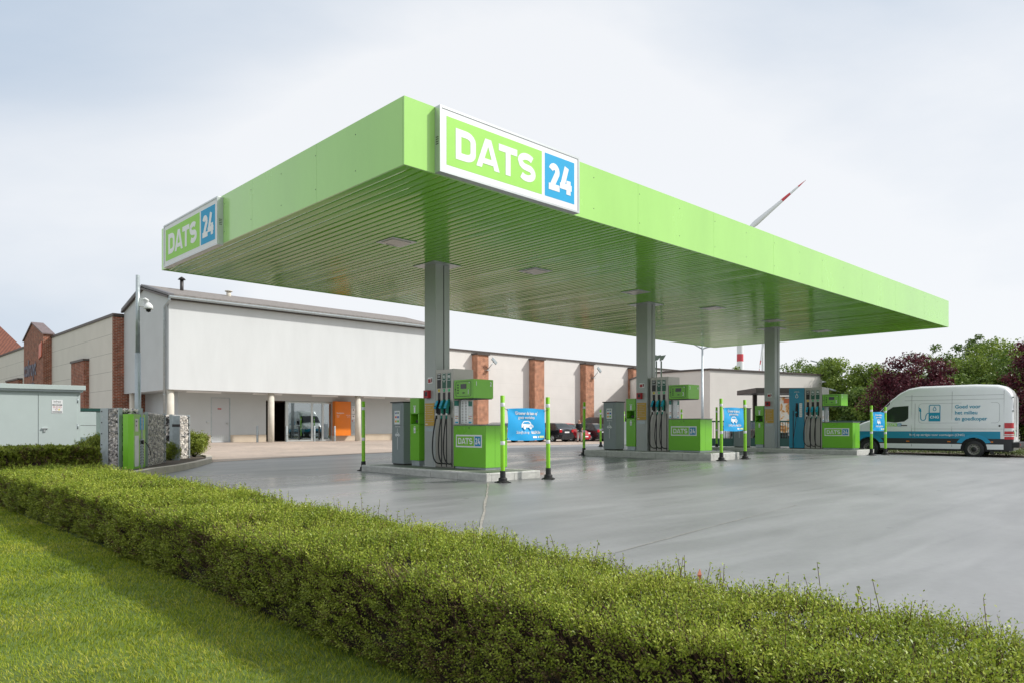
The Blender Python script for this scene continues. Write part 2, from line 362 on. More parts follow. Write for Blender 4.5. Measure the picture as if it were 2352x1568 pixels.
# ---------------------------------------------------------------- ground level
CP = [(10, 10.8, .02), (11.5, 10.8, .04), (10.2, 16, .05), (12, 14, .07), (18.5, 15.9, .24), (18.6, 10.9, .20), (20.1, 11, .21), (27, 22, .23), (27.4, 16.2, .25),
      (27.1, 10, .18), (28.4, 10, .17), (30.4, 23.4, .21), (5.7, 18, .03), (6.9, 19.4, .04), (8.8, 22.3, .09), (32.7, 8.3, 0), (32.2, 11.9, .0), (35, 6, 0), (36, 12, 0),
      (4, 0, 0), (4, 6, 0), (4, 12, 0), (8, 3, 0), (13, 3, 0), (20, 2, .02), (27, 3, 0), (14, 36, .35), (20, 37, .35), (27, 38, .35), (43, 38, 0), (48, 38, 0), (38, 38, .05), (52, 30, 0),
      (8, 30, .2), (15.8, 23.2, .2), (11.3, 23, .14), (33, 30, .12), (40, 22, .1), (3, 30, .2), (60, 20, 0), (20, -10, 0)]
CPa = np.array(CP)
def Hn(X, Y):
    d = (X[..., None]-CPa[:, 0])**2+(Y[..., None]-CPa[:, 1])**2
    w_ = np.exp(-d/(2*2.6**2))+1e-5/(1+d); return (w_*CPa[:, 2]).sum(-1)/w_.sum(-1)
def H(x, y): return float(Hn(np.array(float(x)), np.array(float(y))))
# ================================================================ SETTING
def gridmesh(name, X, Y, Z, m):
    n, k = X.shape; v = np.stack([X, Y, Z], -1).reshape(-1, 3); i = np.arange((n-1)*(k-1)); r = i//(k-1)*k+i % (k-1)
    return fast(name, v, np.stack([r, r+k, r+k+1, r+1], -1), m, smooth=True)
earth = mat('distant_ground', (.16, .17, .10), .95, var=.3, vscale=.05)
o = MB().add([(-1500, -1500, -.14), (3000, -1500, -.14), (3000, 3000, -.14), (-1500, 3000, -.14)], [(0, 1, 2, 3)], earth).build('ground'); struct(o)

# wet, power-floated concrete
conc = mat('wet_concrete', (.30, .305, .31), .35); t, n, l, b = nodes(conc)
tc = n.new('ShaderNodeTexCoord')
def nz(scale, detail, st, rot=0, dist=0., rough=.55):
    mp = n.new('ShaderNodeMapping'); mp.inputs['Scale'].default_value = st; mp.inputs['Rotation'].default_value = (0, 0, rot); l.new(tc.outputs['Object'], mp.inputs[0])
    x = n.new('ShaderNodeTexNoise'); x.inputs['Scale'].default_value = scale; x.inputs['Detail'].default_value = detail; x.inputs['Distortion'].default_value = dist; x.inputs['Roughness'].default_value = rough
    l.new(mp.outputs[0], x.inputs[0]); return x.outputs[0]
def mr(v, a, b_, c, d):
    x = n.new('ShaderNodeMapRange'); l.new(v, x.inputs[0])
    for i, k in enumerate((a, b_, c, d)): x.inputs[i+1].default_value = k
    return x.outputs[0]
big = nz(.22, 5, (1, 1, 1), 0, .8); trowel = nz(1.0, 6, (.35, 2.2, 1), R(-38), .9); fine = nz(14, 6, (1, 1, 1)); streak = nz(.55, 4, (.22, 1.6, 1), R(-52), .6)
sp = n.new('ShaderNodeSeparateXYZ'); l.new(tc.outputs['Object'], sp.inputs[0])
# wetness: the slab under and around the canopy is damper than the open yard
gx = mth(t, 'SUBTRACT', sp.outputs[0], 16); gy = mth(t, 'SUBTRACT', sp.outputs[1], 15)
dd = mth(t, 'SQRT', mth(t, 'ADD', mth(t, 'MULTIPLY', mth(t, 'MULTIPLY', gx, gx), .16), mth(t, 'MULTIPLY', gy, gy)))
wet = mth(t, 'ADD', mr(dd, 3.0, 9.5, .60, -.12), mth(t, 'MULTIPLY', mth(t, 'SUBTRACT', streak, .5), 1.5))
wetc = n.new('ShaderNodeClamp'); l.new(mth(t, 'ADD', wet, mth(t, 'MULTIPLY', mth(t, 'SUBTRACT', big, .5), 1.2)), wetc.inputs[0]); wet = wetc.outputs[0]
k = mth(t, 'MULTIPLY', mr(trowel, .3, .7, .86, 1.10), mth(t, 'MULTIPLY', mr(big, .3, .7, .84, 1.1), mr(fine, .3, .7, .96, 1.04)))
k = mth(t, 'MULTIPLY', k, mr(wet, 0, 1, 1.0, .66))
vo = n.new('ShaderNodeTexVoronoi'); vo.inputs['Scale'].default_value = 1.1; l.new(tc.outputs['Object'], vo.inputs[0])        # oil drips and specks
vo2 = n.new('ShaderNodeTexVoronoi'); vo2.inputs['Scale'].default_value = 5; l.new(tc.outputs['Object'], vo2.inputs[0])
k = mth(t, 'MULTIPLY', k, mth(t, 'MULTIPLY', mr(vo.outputs['Distance'], .03, .07, .62, 1), mr(vo2.outputs['Distance'], .02, .05, .72, 1)))
mx = n.new('ShaderNodeMix'); mx.data_type = 'RGBA'; mx.blend_type = 'MULTIPLY'; mx.inputs[0].default_value = 1; mx.inputs[6].default_value = (.248, .252, .257, 1); l.new(k, mx.inputs[7]); l.new(mx.outputs[2], b.inputs['Base Color'])
l.new(mth(t, 'ADD', mr(wet, 0, 1, .47, .12), mth(t, 'MULTIPLY', mth(t, 'SUBTRACT', trowel, .5), .12)), b.inputs['Roughness'])
b.inputs['Specular IOR Level'].default_value = .45
bp = n.new('ShaderNodeBump'); bp.inputs['Strength'].default_value = .25; bp.inputs['Distance'].default_value = .012; l.new(mth(t, 'ADD', trowel, mth(t, 'MULTIPLY', fine, .05)), bp.inputs['Height']); l.new(bp.outputs[0], b.inputs['Normal'])
xs = np.concatenate([np.linspace(2.45, 34, 127), np.linspace(34.5, 75, 60)]); ys = np.linspace(-14, 50, 213)
X, Y = np.meshgrid(xs, ys, indexing='ij'); struct(gridmesh('forecourt', X, Y, Hn(X, Y), conc))

# clinker paving in front of the shop and on the car park
pav = mat('clinker_paving', (.36, .29, .24), .75); t, n, l, b = nodes(pav)
tc = n.new('ShaderNodeTexCoord'); br = n.new('ShaderNodeTexBrick'); mp = n.new('ShaderNodeMapping'); mp.inputs['Rotation'].default_value = (0, 0, R(0)); l.new(tc.outputs['Object'], mp.inputs[0]); l.new(mp.outputs[0], br.inputs[0])
br.inputs['Color1'].default_value = (.47, .375, .30, 1); br.inputs['Color2'].default_value = (.38, .31, .26, 1); br.inputs['Mortar'].default_value = (.25, .21, .18, 1)
br.inputs['Scale'].default_value = 1; br.inputs['Brick Width'].default_value = .22; br.inputs['Row Height'].default_value = .11; br.inputs['Mortar Size'].default_value = .006
no = n.new('ShaderNodeTexNoise'); no.inputs['Scale'].default_value = .35; no.inputs['Detail'].default_value = 6; l.new(tc.outputs['Object'], no.inputs[0])
mx = n.new('ShaderNodeMix'); mx.data_type = 'RGBA'; mx.blend_type = 'MULTIPLY'; mx.inputs[0].default_value = 1
r = n.new('ShaderNodeMapRange'); r.inputs[1].default_value = .3; r.inputs[2].default_value = .7; r.inputs[3].default_value = .78; r.inputs[4].default_value = 1.12; l.new(no.outputs[0], r.inputs[0])
l.new(br.outputs[0], mx.inputs[6]); l.new(r.outputs[0], mx.inputs[7]); l.new(mx.outputs[2], b.inputs['Base Color'])
us = np.linspace(3, 75, 240); vb = np.interp(us, [3, 8.8, 11.3, 15.8, 18.7, 28, 34, 40, 75], [22, 22.26, 22.95, 23.3, 24.1, 28.0, 29.0, 29.3, 30])
tt = np.linspace(0, 1, 60); X = np.repeat(us[:, None], 60, 1); Y = vb[:, None]+tt[None]*(52-vb[:, None]); o = gridmesh('brick_paving', X, Y, Hn(X, Y)+.006, pav); struct(o)

# saw-cut joints with pale sealant (flush strips)
def strip(name, pts, wd, m, dz=.008, jit=.0):
    P = []; 
    for (a, b_) in zip(pts[:-1], pts[1:]):
        nseg = max(2, int(math.dist(a, b_)/.35))
        for i in range(nseg): P.append((a[0]+(b_[0]-a[0])*i/nseg, a[1]+(b_[1]-a[1])*i/nseg))
    P.append(pts[-1]); mb = MB(); vs = []
    for i, p in enumerate(P):
        q = P[min(i+1, len(P)-1)]; q0 = P[max(i-1, 0)]; d = Vector((q[0]-q0[0], q[1]-q0[1])).normalized(); ww = wd*(1+rnd.uniform(-jit, jit)); off = rnd.uniform(-jit, jit)*wd
        for s_ in (1, -1): x, y = p[0]-d.y*(ww/2*s_+off), p[1]+d.x*(ww/2*s_+off); vs.append((x, y, H(x, y)+dz))
    mb.add(vs, [(2*i, 2*i+1, 2*i+3, 2*i+2) for i in range(len(P)-1)], m); return mb.build(name)
SEAL = mat('joint_sealant', (.31, .295, .26), .85, var=.4, vscale=9)
struct(strip('slab_joint', [(9.9, 11.0), (7.5, 8.4), (5.15, 5.86), (4.0, 4.6)], .035, SEAL, jit=.3))
struct(strip('slab_joint', [(3.5, 4.0), (5.18, 4.19), (7.61, 4.55), (10.51, 4.92)], .009, SEAL, jit=.5))

# lawn and planting bed soil
lawnm = mat('lawn_soil', (.10, .15, .025), .95, var=.3, vscale=2)
xs = np.linspace(-14, 2.72, 60); ys = np.linspace(-6, 26, 100); X, Y = np.meshgrid(xs, ys, indexing='ij')
o = gridmesh('lawn', X, Y, .022+.012*np.sin(X*1.3)*np.cos(Y*.9), lawnm); struct(o)
bedm = mat('bed_soil', (.09, .07, .05), .95, var=.4, vscale=3, bump=.4)
KP = [(2.72, 13.4), (4.1, 15.7), (5.75, 18.06), (6.91, 19.44), (7.9, 20.9), (8.81, 22.4), (9.6, 24.4), (10.0, 26.5)]     # kerb line of the planted corner
mb = MB(); poly = KP+[(9.6, 28), (2.0, 28), (2.0, 13.0)]; mb.prism(poly, -.1, .17, bedm); struct(mb.build('planting_bed'))
KM = mat('kerb_concrete', (.58, .52, .44), .8, var=.15, vscale=2, bump=.2)
mb = MB(); off = []
for i, p in enumerate(KP):
    a = Vector(KP[max(i-1, 0)]); b_ = Vector(KP[min(i+1, len(KP)-1)]); d = (b_-a).normalized(); off.append((Vector(p)+Vector((d.y, -d.x))*.09, Vector(p)-Vector((d.y, -d.x))*.09))
for i in range(len(KP)-1):
    for s_ in range(3):
        t0, t1 = s_/3+.004, (s_+1)/3-.004
        A, B = off[i][0].lerp(off[i+1][0], t0), off[i][0].lerp(off[i+1][0], t1); Cc, D = off[i][1].lerp(off[i+1][1], t1), off[i][1].lerp(off[i+1][1], t0)
        mb.prism([A[:], B[:], Cc[:], D[:]], -.05, .19+H(*KP[i])*.3, KM)
struct(mb.build('kerb'))
# low ground cover bed beyond the van
mb = MB(); mb.prism([(33.4, 13.5), (33.55, 11.4), (33.2, 9), (32.9, 6.9), (31.9, 4.5), (30, 0), (36, -12), (70, -12), (70, 12.5), (40, 15)], -.1, .07, bedm); struct(mb.build('planting_bed'))

# ================================================================ CANOPY
ZC, ZT, U0, U1, V0, V1 = 5.04, 6.045, 6.40, 32.2, 8.98, 19.24
canopy = thing('petrol_station_canopy', 'large flat bright green forecourt roof on three grey columns with ribbed green ceiling', 'canopy', ((U0+U1)/2, (V0+V1)/2, 0))
cx0, cy0 = canopy.location[:2]; TC = T(-cx0, -cy0, 0)
mb = MB(); ed = .035
def seams(a, b_, k): return [a+(b_-a)*i/k for i in range(k+1)]
for (a, b_) in zip(seams(U0, U1, 9)[:-1], seams(U0, U1, 9)[1:]):
    mb.box(a+.002, b_-.002, V0, V0+ed, ZC-.012, ZT, FASCIA, TC); mb.box(a+.002, b_-.002, V1-ed, V1, ZC-.012, ZT, FASCIA, TC)
for (a, b_) in zip(seams(V0+ed, V1-ed, 4)[:-1], seams(V0+ed, V1-ed, 4)[1:]):
    mb.box(U0, U0+ed, a+.002, b_-.002, ZC-.012, ZT, FASCIA, TC); mb.box(U1-ed, U1, a+.002, b_-.002, ZC-.012, ZT, FASCIA, TC)
for (x0, x1, y0, y1) in ((U0+.06, U1-.06, V0+.045, V0+.06), (U0+.06, U1-.06, V1-.06, V1-.045), (U0+.045, U0+.06, V0+.06, V1-.06), (U1-.06, U1-.045, V0+.06, V1-.06)):
    mb.box(x0, x1, y0, y1, ZC+.02, ZT-.03, FASCIA, TC)
for a in seams(U0, U1, 18)[1:-1]:
    for z in (ZC+.22, ZT-.2): mb.cyl((a-cx0+.05, V0-cy0+.001, z), .011, (a-cx0+.05, V0-cy0-.004, z), .009, DARK, 6)
for a in seams(V0, V1, 8)[1:-1]:
    for z in (ZC+.22, ZT-.2): mb.cyl((U0-cx0+.001, a-cy0+.05, z), .011, (U0-cx0-.004, a-cy0+.05, z), .009, DARK, 6)
mb.build('fascia', canopy)
mb = MB(); mb.box(U0+.06, U1-.06, V0+.06, V1-.06, ZC+.25, ZT-.06, ROOFD, TC); mb.build('roof_deck', canopy)
# ceiling slats: long convex strips with a groove between each pair
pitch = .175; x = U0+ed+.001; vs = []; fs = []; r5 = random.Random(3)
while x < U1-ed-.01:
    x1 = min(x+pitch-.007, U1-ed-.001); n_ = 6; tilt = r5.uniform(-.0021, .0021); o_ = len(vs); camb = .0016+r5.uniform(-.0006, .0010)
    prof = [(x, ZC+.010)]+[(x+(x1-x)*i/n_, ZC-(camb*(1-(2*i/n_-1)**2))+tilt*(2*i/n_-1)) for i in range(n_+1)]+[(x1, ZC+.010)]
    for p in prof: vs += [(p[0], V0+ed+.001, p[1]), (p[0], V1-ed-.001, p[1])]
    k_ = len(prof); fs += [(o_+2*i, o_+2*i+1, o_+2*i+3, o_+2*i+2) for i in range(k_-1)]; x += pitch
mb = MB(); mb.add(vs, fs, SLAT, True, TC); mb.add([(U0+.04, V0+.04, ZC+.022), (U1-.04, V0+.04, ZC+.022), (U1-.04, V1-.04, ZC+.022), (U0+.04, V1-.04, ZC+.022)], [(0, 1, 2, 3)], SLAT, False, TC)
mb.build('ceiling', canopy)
LENS = mat('lamp_lens', (.55, .50, .46), .25, var=.1, vscale=20)
mb = MB(); mb.box(-.31, .31, -.31, .31, -.012, .0, ALU, b=.004); mb.box(-.24, .24, -.2, .2, -.022, -.0125, LENS, b=.004); mb.box(-.1, .1, .21, .25, -.018, -.013, DARK)
li = None
for k in range(6):
    lo = (9.0+4.16*k-cx0, 12.9-cy0, ZC-.004)
    if li is None: li = mb.build('ceiling_light', canopy, lo)
    else: c = li.copy(); C.objects.link(c); c.parent = canopy; c.location = lo
COLS = [(10.83, 13.92), (19.13, 13.80), (27.43, 13.74)]; ITOP = [.205, .405, .34]
for (cu, cv), zt in zip(COLS, ITOP):
    mb = MB(); w_ = .43
    mb.box(0, w_, .0, w_, zt, ZC-.006, COLM, b=.012); mb.box(w_*.55, w_*.55+.022, -.004, .02, zt+.02, ZC-.03, DARK); mb.box(-.004, .02, w_*.2, w_*.2+.008, zt+.02, 1.45, GALV)
    mb.box(w_*.60, w_-.02, -.006, .02, zt+.02, ZC-.03, COLM)
    mb.box(-.03, w_+.03, -.03, w_+.03, zt-.0, zt+.02, COLM); col = mb.build('column', canopy, (cu-cx0, cv-cy0, 0))
    mb = MB(); mb.box(-.2, w_+.2, -.2, w_+.2, ZC-.02, ZC-.006, ALU); mb.build('flange', col)
    mb = MB(); M = FX; b0 = zt
    mb.box(-.30, -.11, b0+1.99, b0+2.14, .0, .004, WHITE, T(-.001, 0, 0) @ M); mb.box(-.285, -.19, b0+2.01, b0+2.10, .004, .006, RED, M); mb.box(-.175, -.155, b0+2.01, b0+2.12, .004, .006, RED, M); mb.box(-.15, -.125, b0+2.03, b0+2.11, .004, .006, BLACK, M)
    mb.build('safety_label', col)
    mb = MB(); mb.box(-.09, 0, .18, .36, b0+1.64, b0+1.83, RED, b=.01); mb.box(-.096, -.09, .21, .30, b0+1.69, b0+1.79, BLACK); mb.build('emergency_call_box', col)
    mb = MB(); mb.box(-.40, -.04, b0+.98, b0+1.52, .0, .008, AMBER, T(-.001, 0, 0) @ M)
    for i, (a0, a1) in enumerate(((.05, .3), (.08, .22), (.08, .3), (.08, .28), (.08, .3), (.08, .2), (.08, .3), (.05, .34))):
        z = b0+1.47-i*.055; mb.box(-.40+a0, -.40+a1, z-.008, z+.004, .008, .010, PLINTH, M); mb.box(-.385, -.37, z-.012, z+.010, .008, .010, WHITE, M)
    mb.box(-.38, -.30, b0+1.01, b0+1.03, .008, .010, WHITE, M); mb.build('notice_board', col)
    mb = MB(); mb.box(-.40, -.06, b0+.83, b0+.95, 0, .006, COLM, T(-.001, 0, 0) @ M, b=.002); mb.box(-.38, -.08, b0+.85, b0+.93, .006, .009, GALV, M); mb.build('access_plate', col)

def big_sign(label, face, origin, W, Hh, D=.125):
    """Light box fixed to the fascia: housing, aluminium frame, printed face."""
    t = thing('illuminated_sign', label, 'sign', origin, 0, None)
    M = FX if face == 'x' else FY
    a = MB(); a.box(0, W, 0, Hh, -D, -.012, ALU, M, b=.006)
    for i in range(4):
        z = Hh*.42+i*.035
        for xx in ((-.002, .0), (W, W+.002)): a.box(xx[0]-.001, xx[1]+.001, z, z+.012, -D*.75, -D*.25, DARK, M)
    a.build('housing', t)
    a = MB(); f = .035
    a.box(0, W, 0, f, -.012, .006, ALU, M); a.box(0, W, Hh-f, Hh, -.012, .006, ALU, M); a.box(0, f, f, Hh-f, -.012, .006, ALU, M); a.box(W-f, W, f, Hh-f, -.012, .006, ALU, M); a.build('frame', t)
    a = MB(); dats(a, M @ T(f, f, -.004), W-2*f, Hh-2*f, t=.008, border=.075); a.build('sign_face', t)
    return t
big_sign('large name board with white lettering on green and blue hanging on the long canopy front', 'y', (6.97, 8.855, 5.03), 3.22, 1.015)
big_sign('smaller-looking name board at the far left end of the canopy short side', 'x', (6.275, 18.72, 4.985), 3.22, 1.015)
# ================================================================ PUMP ISLANDS
KERBI = mat('island_kerb', (.50, .50, .47), .7, var=.22, vscale=5, bump=.15, stretch=(1, 1, 2))
KERBN = mat('island_kerb_lip', (.66, .66, .63), .7, var=.2, vscale=9)
PADM = mat('island_deck', (.17, .18, .16), .6, var=.25, vscale=4, rvar=.1)
IS = [(10.08, 11.26, 1.58, 4.7), (18.48, 11.15, 1.58, 4.7), (26.8, 10.36, 1.58, 5.9)]
ORD = ['nearest', 'middle', 'farthest']
isl = []
for (u, v, wu, lv), zt, nm in zip(IS, ITOP, ORD):
    t = thing('pump_island', {'nearest': 'raised concrete kerb island carrying pump 1 in front', 'middle': 'raised concrete kerb island carrying pump 3 under the middle column',
              'farthest': 'raised concrete kerb island carrying pump 5 and the blue gas dispenser'}[nm], 'kerb island', (u, v, 0), 0, 'concrete islands under the canopy')
    mb = MB(); kw = .14; zb = -.05
    for i in range(5):
        a, b_ = lv*i/5+.003, lv*(i+1)/5-.003
        for x0, x1 in ((0, kw), (wu-kw, wu)): mb.box(x0, x1, a, b_, zb, zt, KERBI, b=.012)
    for y0, y1 in ((0, kw), (lv-kw, lv)):
        for a, b_ in ((kw+.003, wu/2-.003), (wu/2+.003, wu-kw-.003)): mb.box(a, b_, y0+.002, y1-.002, zb, zt-.001, KERBI, b=.012)
    mb.build('kerb', t)
    mb = MB(); mb.box(kw-.01, wu-kw+.01, kw-.01, lv-kw+.01, 0, zt-.004, PADM); mb.build('deck', t)
    mb = MB(); mb.box(-.0015, kw*.5, .01, lv-.01, zt-.03, zt+.0025, KERBN, b=.002); mb.box(kw*.6, wu-.02, -.0015, kw*.45, zt-.03, zt+.002, KERBN, b=.002); mb.build('painted_edge', t)
    isl.append(t)

def bez(p0, p1, p2, p3, n=14):
    o = []
    for i in range(n+1):
        t = i/n; q = 1-t; o.append(tuple(q**3*a+3*q*q*t*b+3*q*t*t*c+t**3*d for a, b, c, d in zip(p0, p1, p2, p3)))
    return o
def hose(parent, yc, y_end, bulge, sleeve):
    mb = MB(); mb.tube(bez((-.075, yc+.01, 1.22), (-.10, yc+bulge, .75), (-.15, yc+bulge*1.25+.02, .02), (-.03, y_end, .10), 18), .0155, RUBBER, 8); h = mb.build('hose', parent)
    mb = MB(); mb.cyl((-.077, yc+.008, 1.14), .022, (-.075, yc+.01, 1.22), .022, sleeve, 12); mb.cyl((-.075, yc+.01, 1.22), .021, (-.075, yc+.008, 1.27), .02, WHITE, 12); mb.build('hose_sleeve', h); return h
def nozzle(parent, yc, body, grip=NBLUE):
    mb = MB()
    mb.prism([(-.075, 1.26), (-.045, 1.26), (-.03, 1.40), (.03, 1.52), (.03, 1.60), (-.01, 1.60), (-.05, 1.56), (-.135, 1.43), (-.13, 1.40), (-.085, 1.37)], yc-.026, yc+.026, body, 'y')
    mb.prism([(-.145, 1.40), (-.128, 1.38), (-.055, 1.555), (-.068, 1.57)], yc-.033, yc+.033, grip, 'y')
    mb.tube([(-.06, yc, 1.27), (.0, yc, 1.30), (.02, yc, 1.38)], .006, BLACK, 6)
    mb.tube([(.02, yc, 1.57), (.06, yc, 1.60), (.09, yc, 1.55)], .012, STEEL, 8); return mb.build('nozzle', parent)

def dispenser(no, other, label, loc, dark_side=False):
    t = thing('fuel_dispenser', label, 'fuel pump', loc, 0, 'fuel pumps under the canopy')
    # nozzle tower
    mb = MB(); mb.box(.015, .585, .004, .646, 0.0, 2.30, STEEL, b=.006)
    mb.box(-.004, .6, -.006, .018, 0, 2.30, STEEL); mb.box(-.004, .6, .632, .656, 0, 2.305, STEEL)
    yc = [.53, .34, .155]
    for a, b_ in ((.018, .155-.05), (.155+.05, .34-.05), (.34+.05, .53-.05), (.53+.05, .632)): mb.box(-.003, .02, a, b_, 1.24, 1.76, STEEL)
    mb.box(-.004, .02, .018, .632, 1.76, 2.295, STEEL); mb.box(-.002, .02, .018, .632, .02, 1.24, STEEL)
    mb.build('nozzle_tower', t)
    mb = MB()
    for y in yc: mb.box(-.0035, .01, y-.048, y+.048, 1.24, 1.76, BLACK)
    for y in (.435, .25, .05): mb.box(-.0055, .0, y-.018, y+.018, .02, 1.17, BLACK)
    mb.build('nozzle_recess', t)
    for y, m1, tx, dc in zip(yc, (BLACK, DGREEN, DGREEN), ('DIESEL', '95', '98'), (YELLOW, mat('disc_green', (.0, .42, .16), .4), mat('disc_green2', (.0, .45, .14), .4))):
        mb = MB(); M = T(-.005, y, 0) @ FX
        mb.box(-.068, .068, 1.86, 2.21, 0, .003, m1, M)
        if tx == 'DIESEL':
            for z in (2.185, 2.07): mb.box(-.058, .058, z-.004, z+.008, .003, .005, WHITE, M)
            text(mb, 'DIESEL', .045, WHITE, M @ T(0, 2.135, .004), .01, .75)
        else:
            for z0, z1, x0, x1 in ((2.195, 2.203, -.058, .058), (2.035, 2.043, -.058, .058), (2.035, 2.203, -.058, -.051), (2.035, 2.203, .051, .058)): mb.box(x0, x1, z0, z1, .003, .0045, WHITE, M)
            text(mb, tx, .10, WHITE, M @ T(0, 2.12, .004), .03, .75)
            if tx == '95': text(mb, 'E10', .035, WHITE, M @ T(0, 2.012, .004), .02, .9)
        mb.build('grade_label', t)
        mb = MB(); mb.cyl((-.004, y, 1.81), .036, (-.009, y, 1.81), .036, dc, 20); text(mb, {'DIESEL': 'B7', '95': '2', '98': '3'}[tx], .032, BLACK if tx == 'DIESEL' else WHITE, T(-.0095, y, 1.81) @ FX, .02); mb.build('grade_disc', t)
    for y, bd in zip(yc, (BLACK, TEAL, TEAL)): nozzle(t, y, bd)
    for y, e, bl, sl in zip(yc, (.435, .25, .055), (.15, .10, .10), (BLACK, TEAL, TEAL)): hose(t, y, e, bl, sl)
    # pump cabinet
    mb = MB(); mb.box(.005, .655, -1.115, -.01, .045, .985, GREEN, b=.01); mb.box(-.002, .005, -1.11, -.012, .05, .97, GREEN); mb.box(.0, .65, -1.115, -1.119, .05, .97, GREEN)
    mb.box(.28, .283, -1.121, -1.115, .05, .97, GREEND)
    mb.box(.03, .63, -1.09, -.03, 0, .045, GALV); cab = mb.build('pump_cabinet', t)
    mb = MB(); mb.box(-.02, .675, -1.135, -.008, .985, 1.008, mat('cabinet_lid', (.25, .26, .25), .4, .2, var=.1), b=.004); mb.build('lid', cab)
    mb = MB(); mb.cyl((-.002, -.56, .93), .014, (-.008, -.56, .93), .014, DARK, 12); mb.build('lock', cab)
    mb = MB(); dats(mb, T(-.007, -.10, .49) @ FX, .90, .285, WHITE, PGREEN, PBLUE, WHITE, .004, .09, True); mb.build('name_plate', cab)
    # display head
    mb = MB(); mb.box(.0, .60, -.71, -.02, 1.60, 2.03, GREEN, b=.012); mb.box(.02, .58, -.69, -.03, 1.585, 1.60, DARK); d = mb.build('display_head', t)
    mb = MB(); M = T(-.0015, 0, 0) @ FX; BK = BLACK
    xa, xb, za, zb = .09, .62, 1.65, 1.985; q = .045
    pts = arc(xb-q, zb-q, q, q, 90, 0, 4)+arc(xb-q, za+q, q, q, 0, -90, 4)+arc(xa+q, za+q, q, q, 270, 180, 4)+arc(xa+q, zb-q, q, q, 180, 90, 4)
    stroke(mb, pts, .009, BK, M, True, .003); mb.box(.26, .46, 1.82, 1.93, 0, .004, SCREEN, M)
    for i in range(4): mb.box(.145, .19, 1.715+i*.06, 1.745+i*.06, 0, .004, BK, M)
    mb.box(.33, .40, 1.715, 1.74, 0, .004, BK, M); mb.cyl((-.0, -.075, 1.815), .017, (-.006, -.075, 1.815), .017, BK, 12)
    mb.cyl((-.0, -.565, 1.955), .016, (-.004, -.565, 1.955), .016, ALU, 12); text(mb, no, .15, WHITE, M @ T(.535, 1.745, .003), .02, .8); mb.build('display_panel', d)
    mb = MB(); M = T(0, -.7115, 0) @ FY; text(mb, no, .13, WHITE, M @ T(.085, 1.925, .002), .02, .8); mb.build('pump_number', d)
    if other: mb = MB(); text(mb, other, .13, WHITE, M @ T(.52, 1.925, .002), .02, .8); mb.build('pump_number', d)
    # instruction strips and louvre under the display head, on the tower's end
    for x0 in (.02, .43):
        mb = MB(); M = T(0, -.008, 0) @ FY; mb.box(x0, x0+.13, 1.44, 1.56, 0, .004, TEAL, M); mb.box(x0, x0+.13, 1.03, 1.44, 0, .004, WHITE, M)
        for i in range(4): mb.box(x0+.015, x0+.115-.02*(i % 2), 1.39-i*.035, 1.40-i*.035, .004, .0055, ALU, M)
        for j in range(2):
            for i in range(3): mb.cyl((x0+.03+i*.035, -.012, 1.20-j*.045), .012, (x0+.03+i*.035, -.015, 1.20-j*.045), .012, RED if (i+j) % 3 else YELLOW, 10)
        mb.box(x0+.02, x0+.11, 1.04, 1.075, .004, .0055, NBLUE, M); mb.build('instruction_strip', t)
    mb = MB(); mb.box(.18, .40, -.06, -.006, 1.03, 1.58, ALU)
    for i in range(14):
        for x0 in (.20, .30): mb.box(x0, x0+.05, -.064, -.06, 1.06+i*.036, 1.073+i*.036, DARK)
    mb.build('cable_duct', t)
    return t
dispenser('1', '2', 'nearest green and steel fuel pump numbered 1 and 2 with three nozzles', (10.83, 13.25, ITOP[0]))
dispenser('3', '4', 'middle green and steel fuel pump numbered 3 and 4 with three nozzles', (19.13, 13.02, ITOP[1]))
p5 = dispenser('5', '', 'farthest green and steel fuel pump numbered 5 beside the blue gas dispenser', (27.43, 11.88, ITOP[2]))

t = thing('gas_dispenser', 'tall blue gas dispenser with white drop symbol and a single thin hose', 'gas pump', (27.43, 12.555, ITOP[2]))
mb = MB(); mb.box(0, .6, 0, .6, .02, 2.30, CBLUE, b=.012); mb.box(.03, .57, .03, .57, 0, .02, DARK); mb.build('housing', t)
M = T(-.0015, 0, 0) @ FX; mb = MB(); mb.box(-.33, -.24, 1.2, 1.73, 0, .004, BLACK, M); mb.box(-.47+.02, -.47+.055, .02, 1.45, 0, .004, BLACK, M); mb.build('hose_recess', t)
mb = MB(); mb.box(-.19, -.08, 1.2, 1.73, 0, .005, WHITE, M)
for i in range(7): mb.box(-.175, -.095, 1.24+i*.068, 1.275+i*.068, .005, .0065, ALU, M)
mb.build('instruction_strip', t)
mb = MB(); c = (-.29, 2.0)
stroke(mb, [(c[0], c[1]+.09)]+arc(c[0], c[1]-.02, .045, .05, 20, -200, 12), .016, WHITE, M, True, .003)
text(mb, 'Aardgas voor', .034, WHITE, M @ T(-.29, 2.19, .002), .01, .8); text(mb, 'voertuigen (CNG)', .034, WHITE, M @ T(-.29, 2.15, .002), .01, .8); mb.build('print', t)
mb = MB(); mb.prism([(-.075, 1.24), (-.04, 1.24), (-.03, 1.5), (.0, 1.62), (-.04, 1.66), (-.07, 1.5)], .26, .31, BLACK, 'y'); mb.cyl((-.05, .285, 1.38), .03, (-.10, .285, 1.38), .03, NBLUE, 12); mb.build('nozzle', t)
mb = MB(); mb.tube(bez((-.055, .285, 1.22), (-.09, .30, .8), (-.12, .44, .1), (-.03, .42, .12), 18), .010, BLACK, 8); mb.build('hose', t)

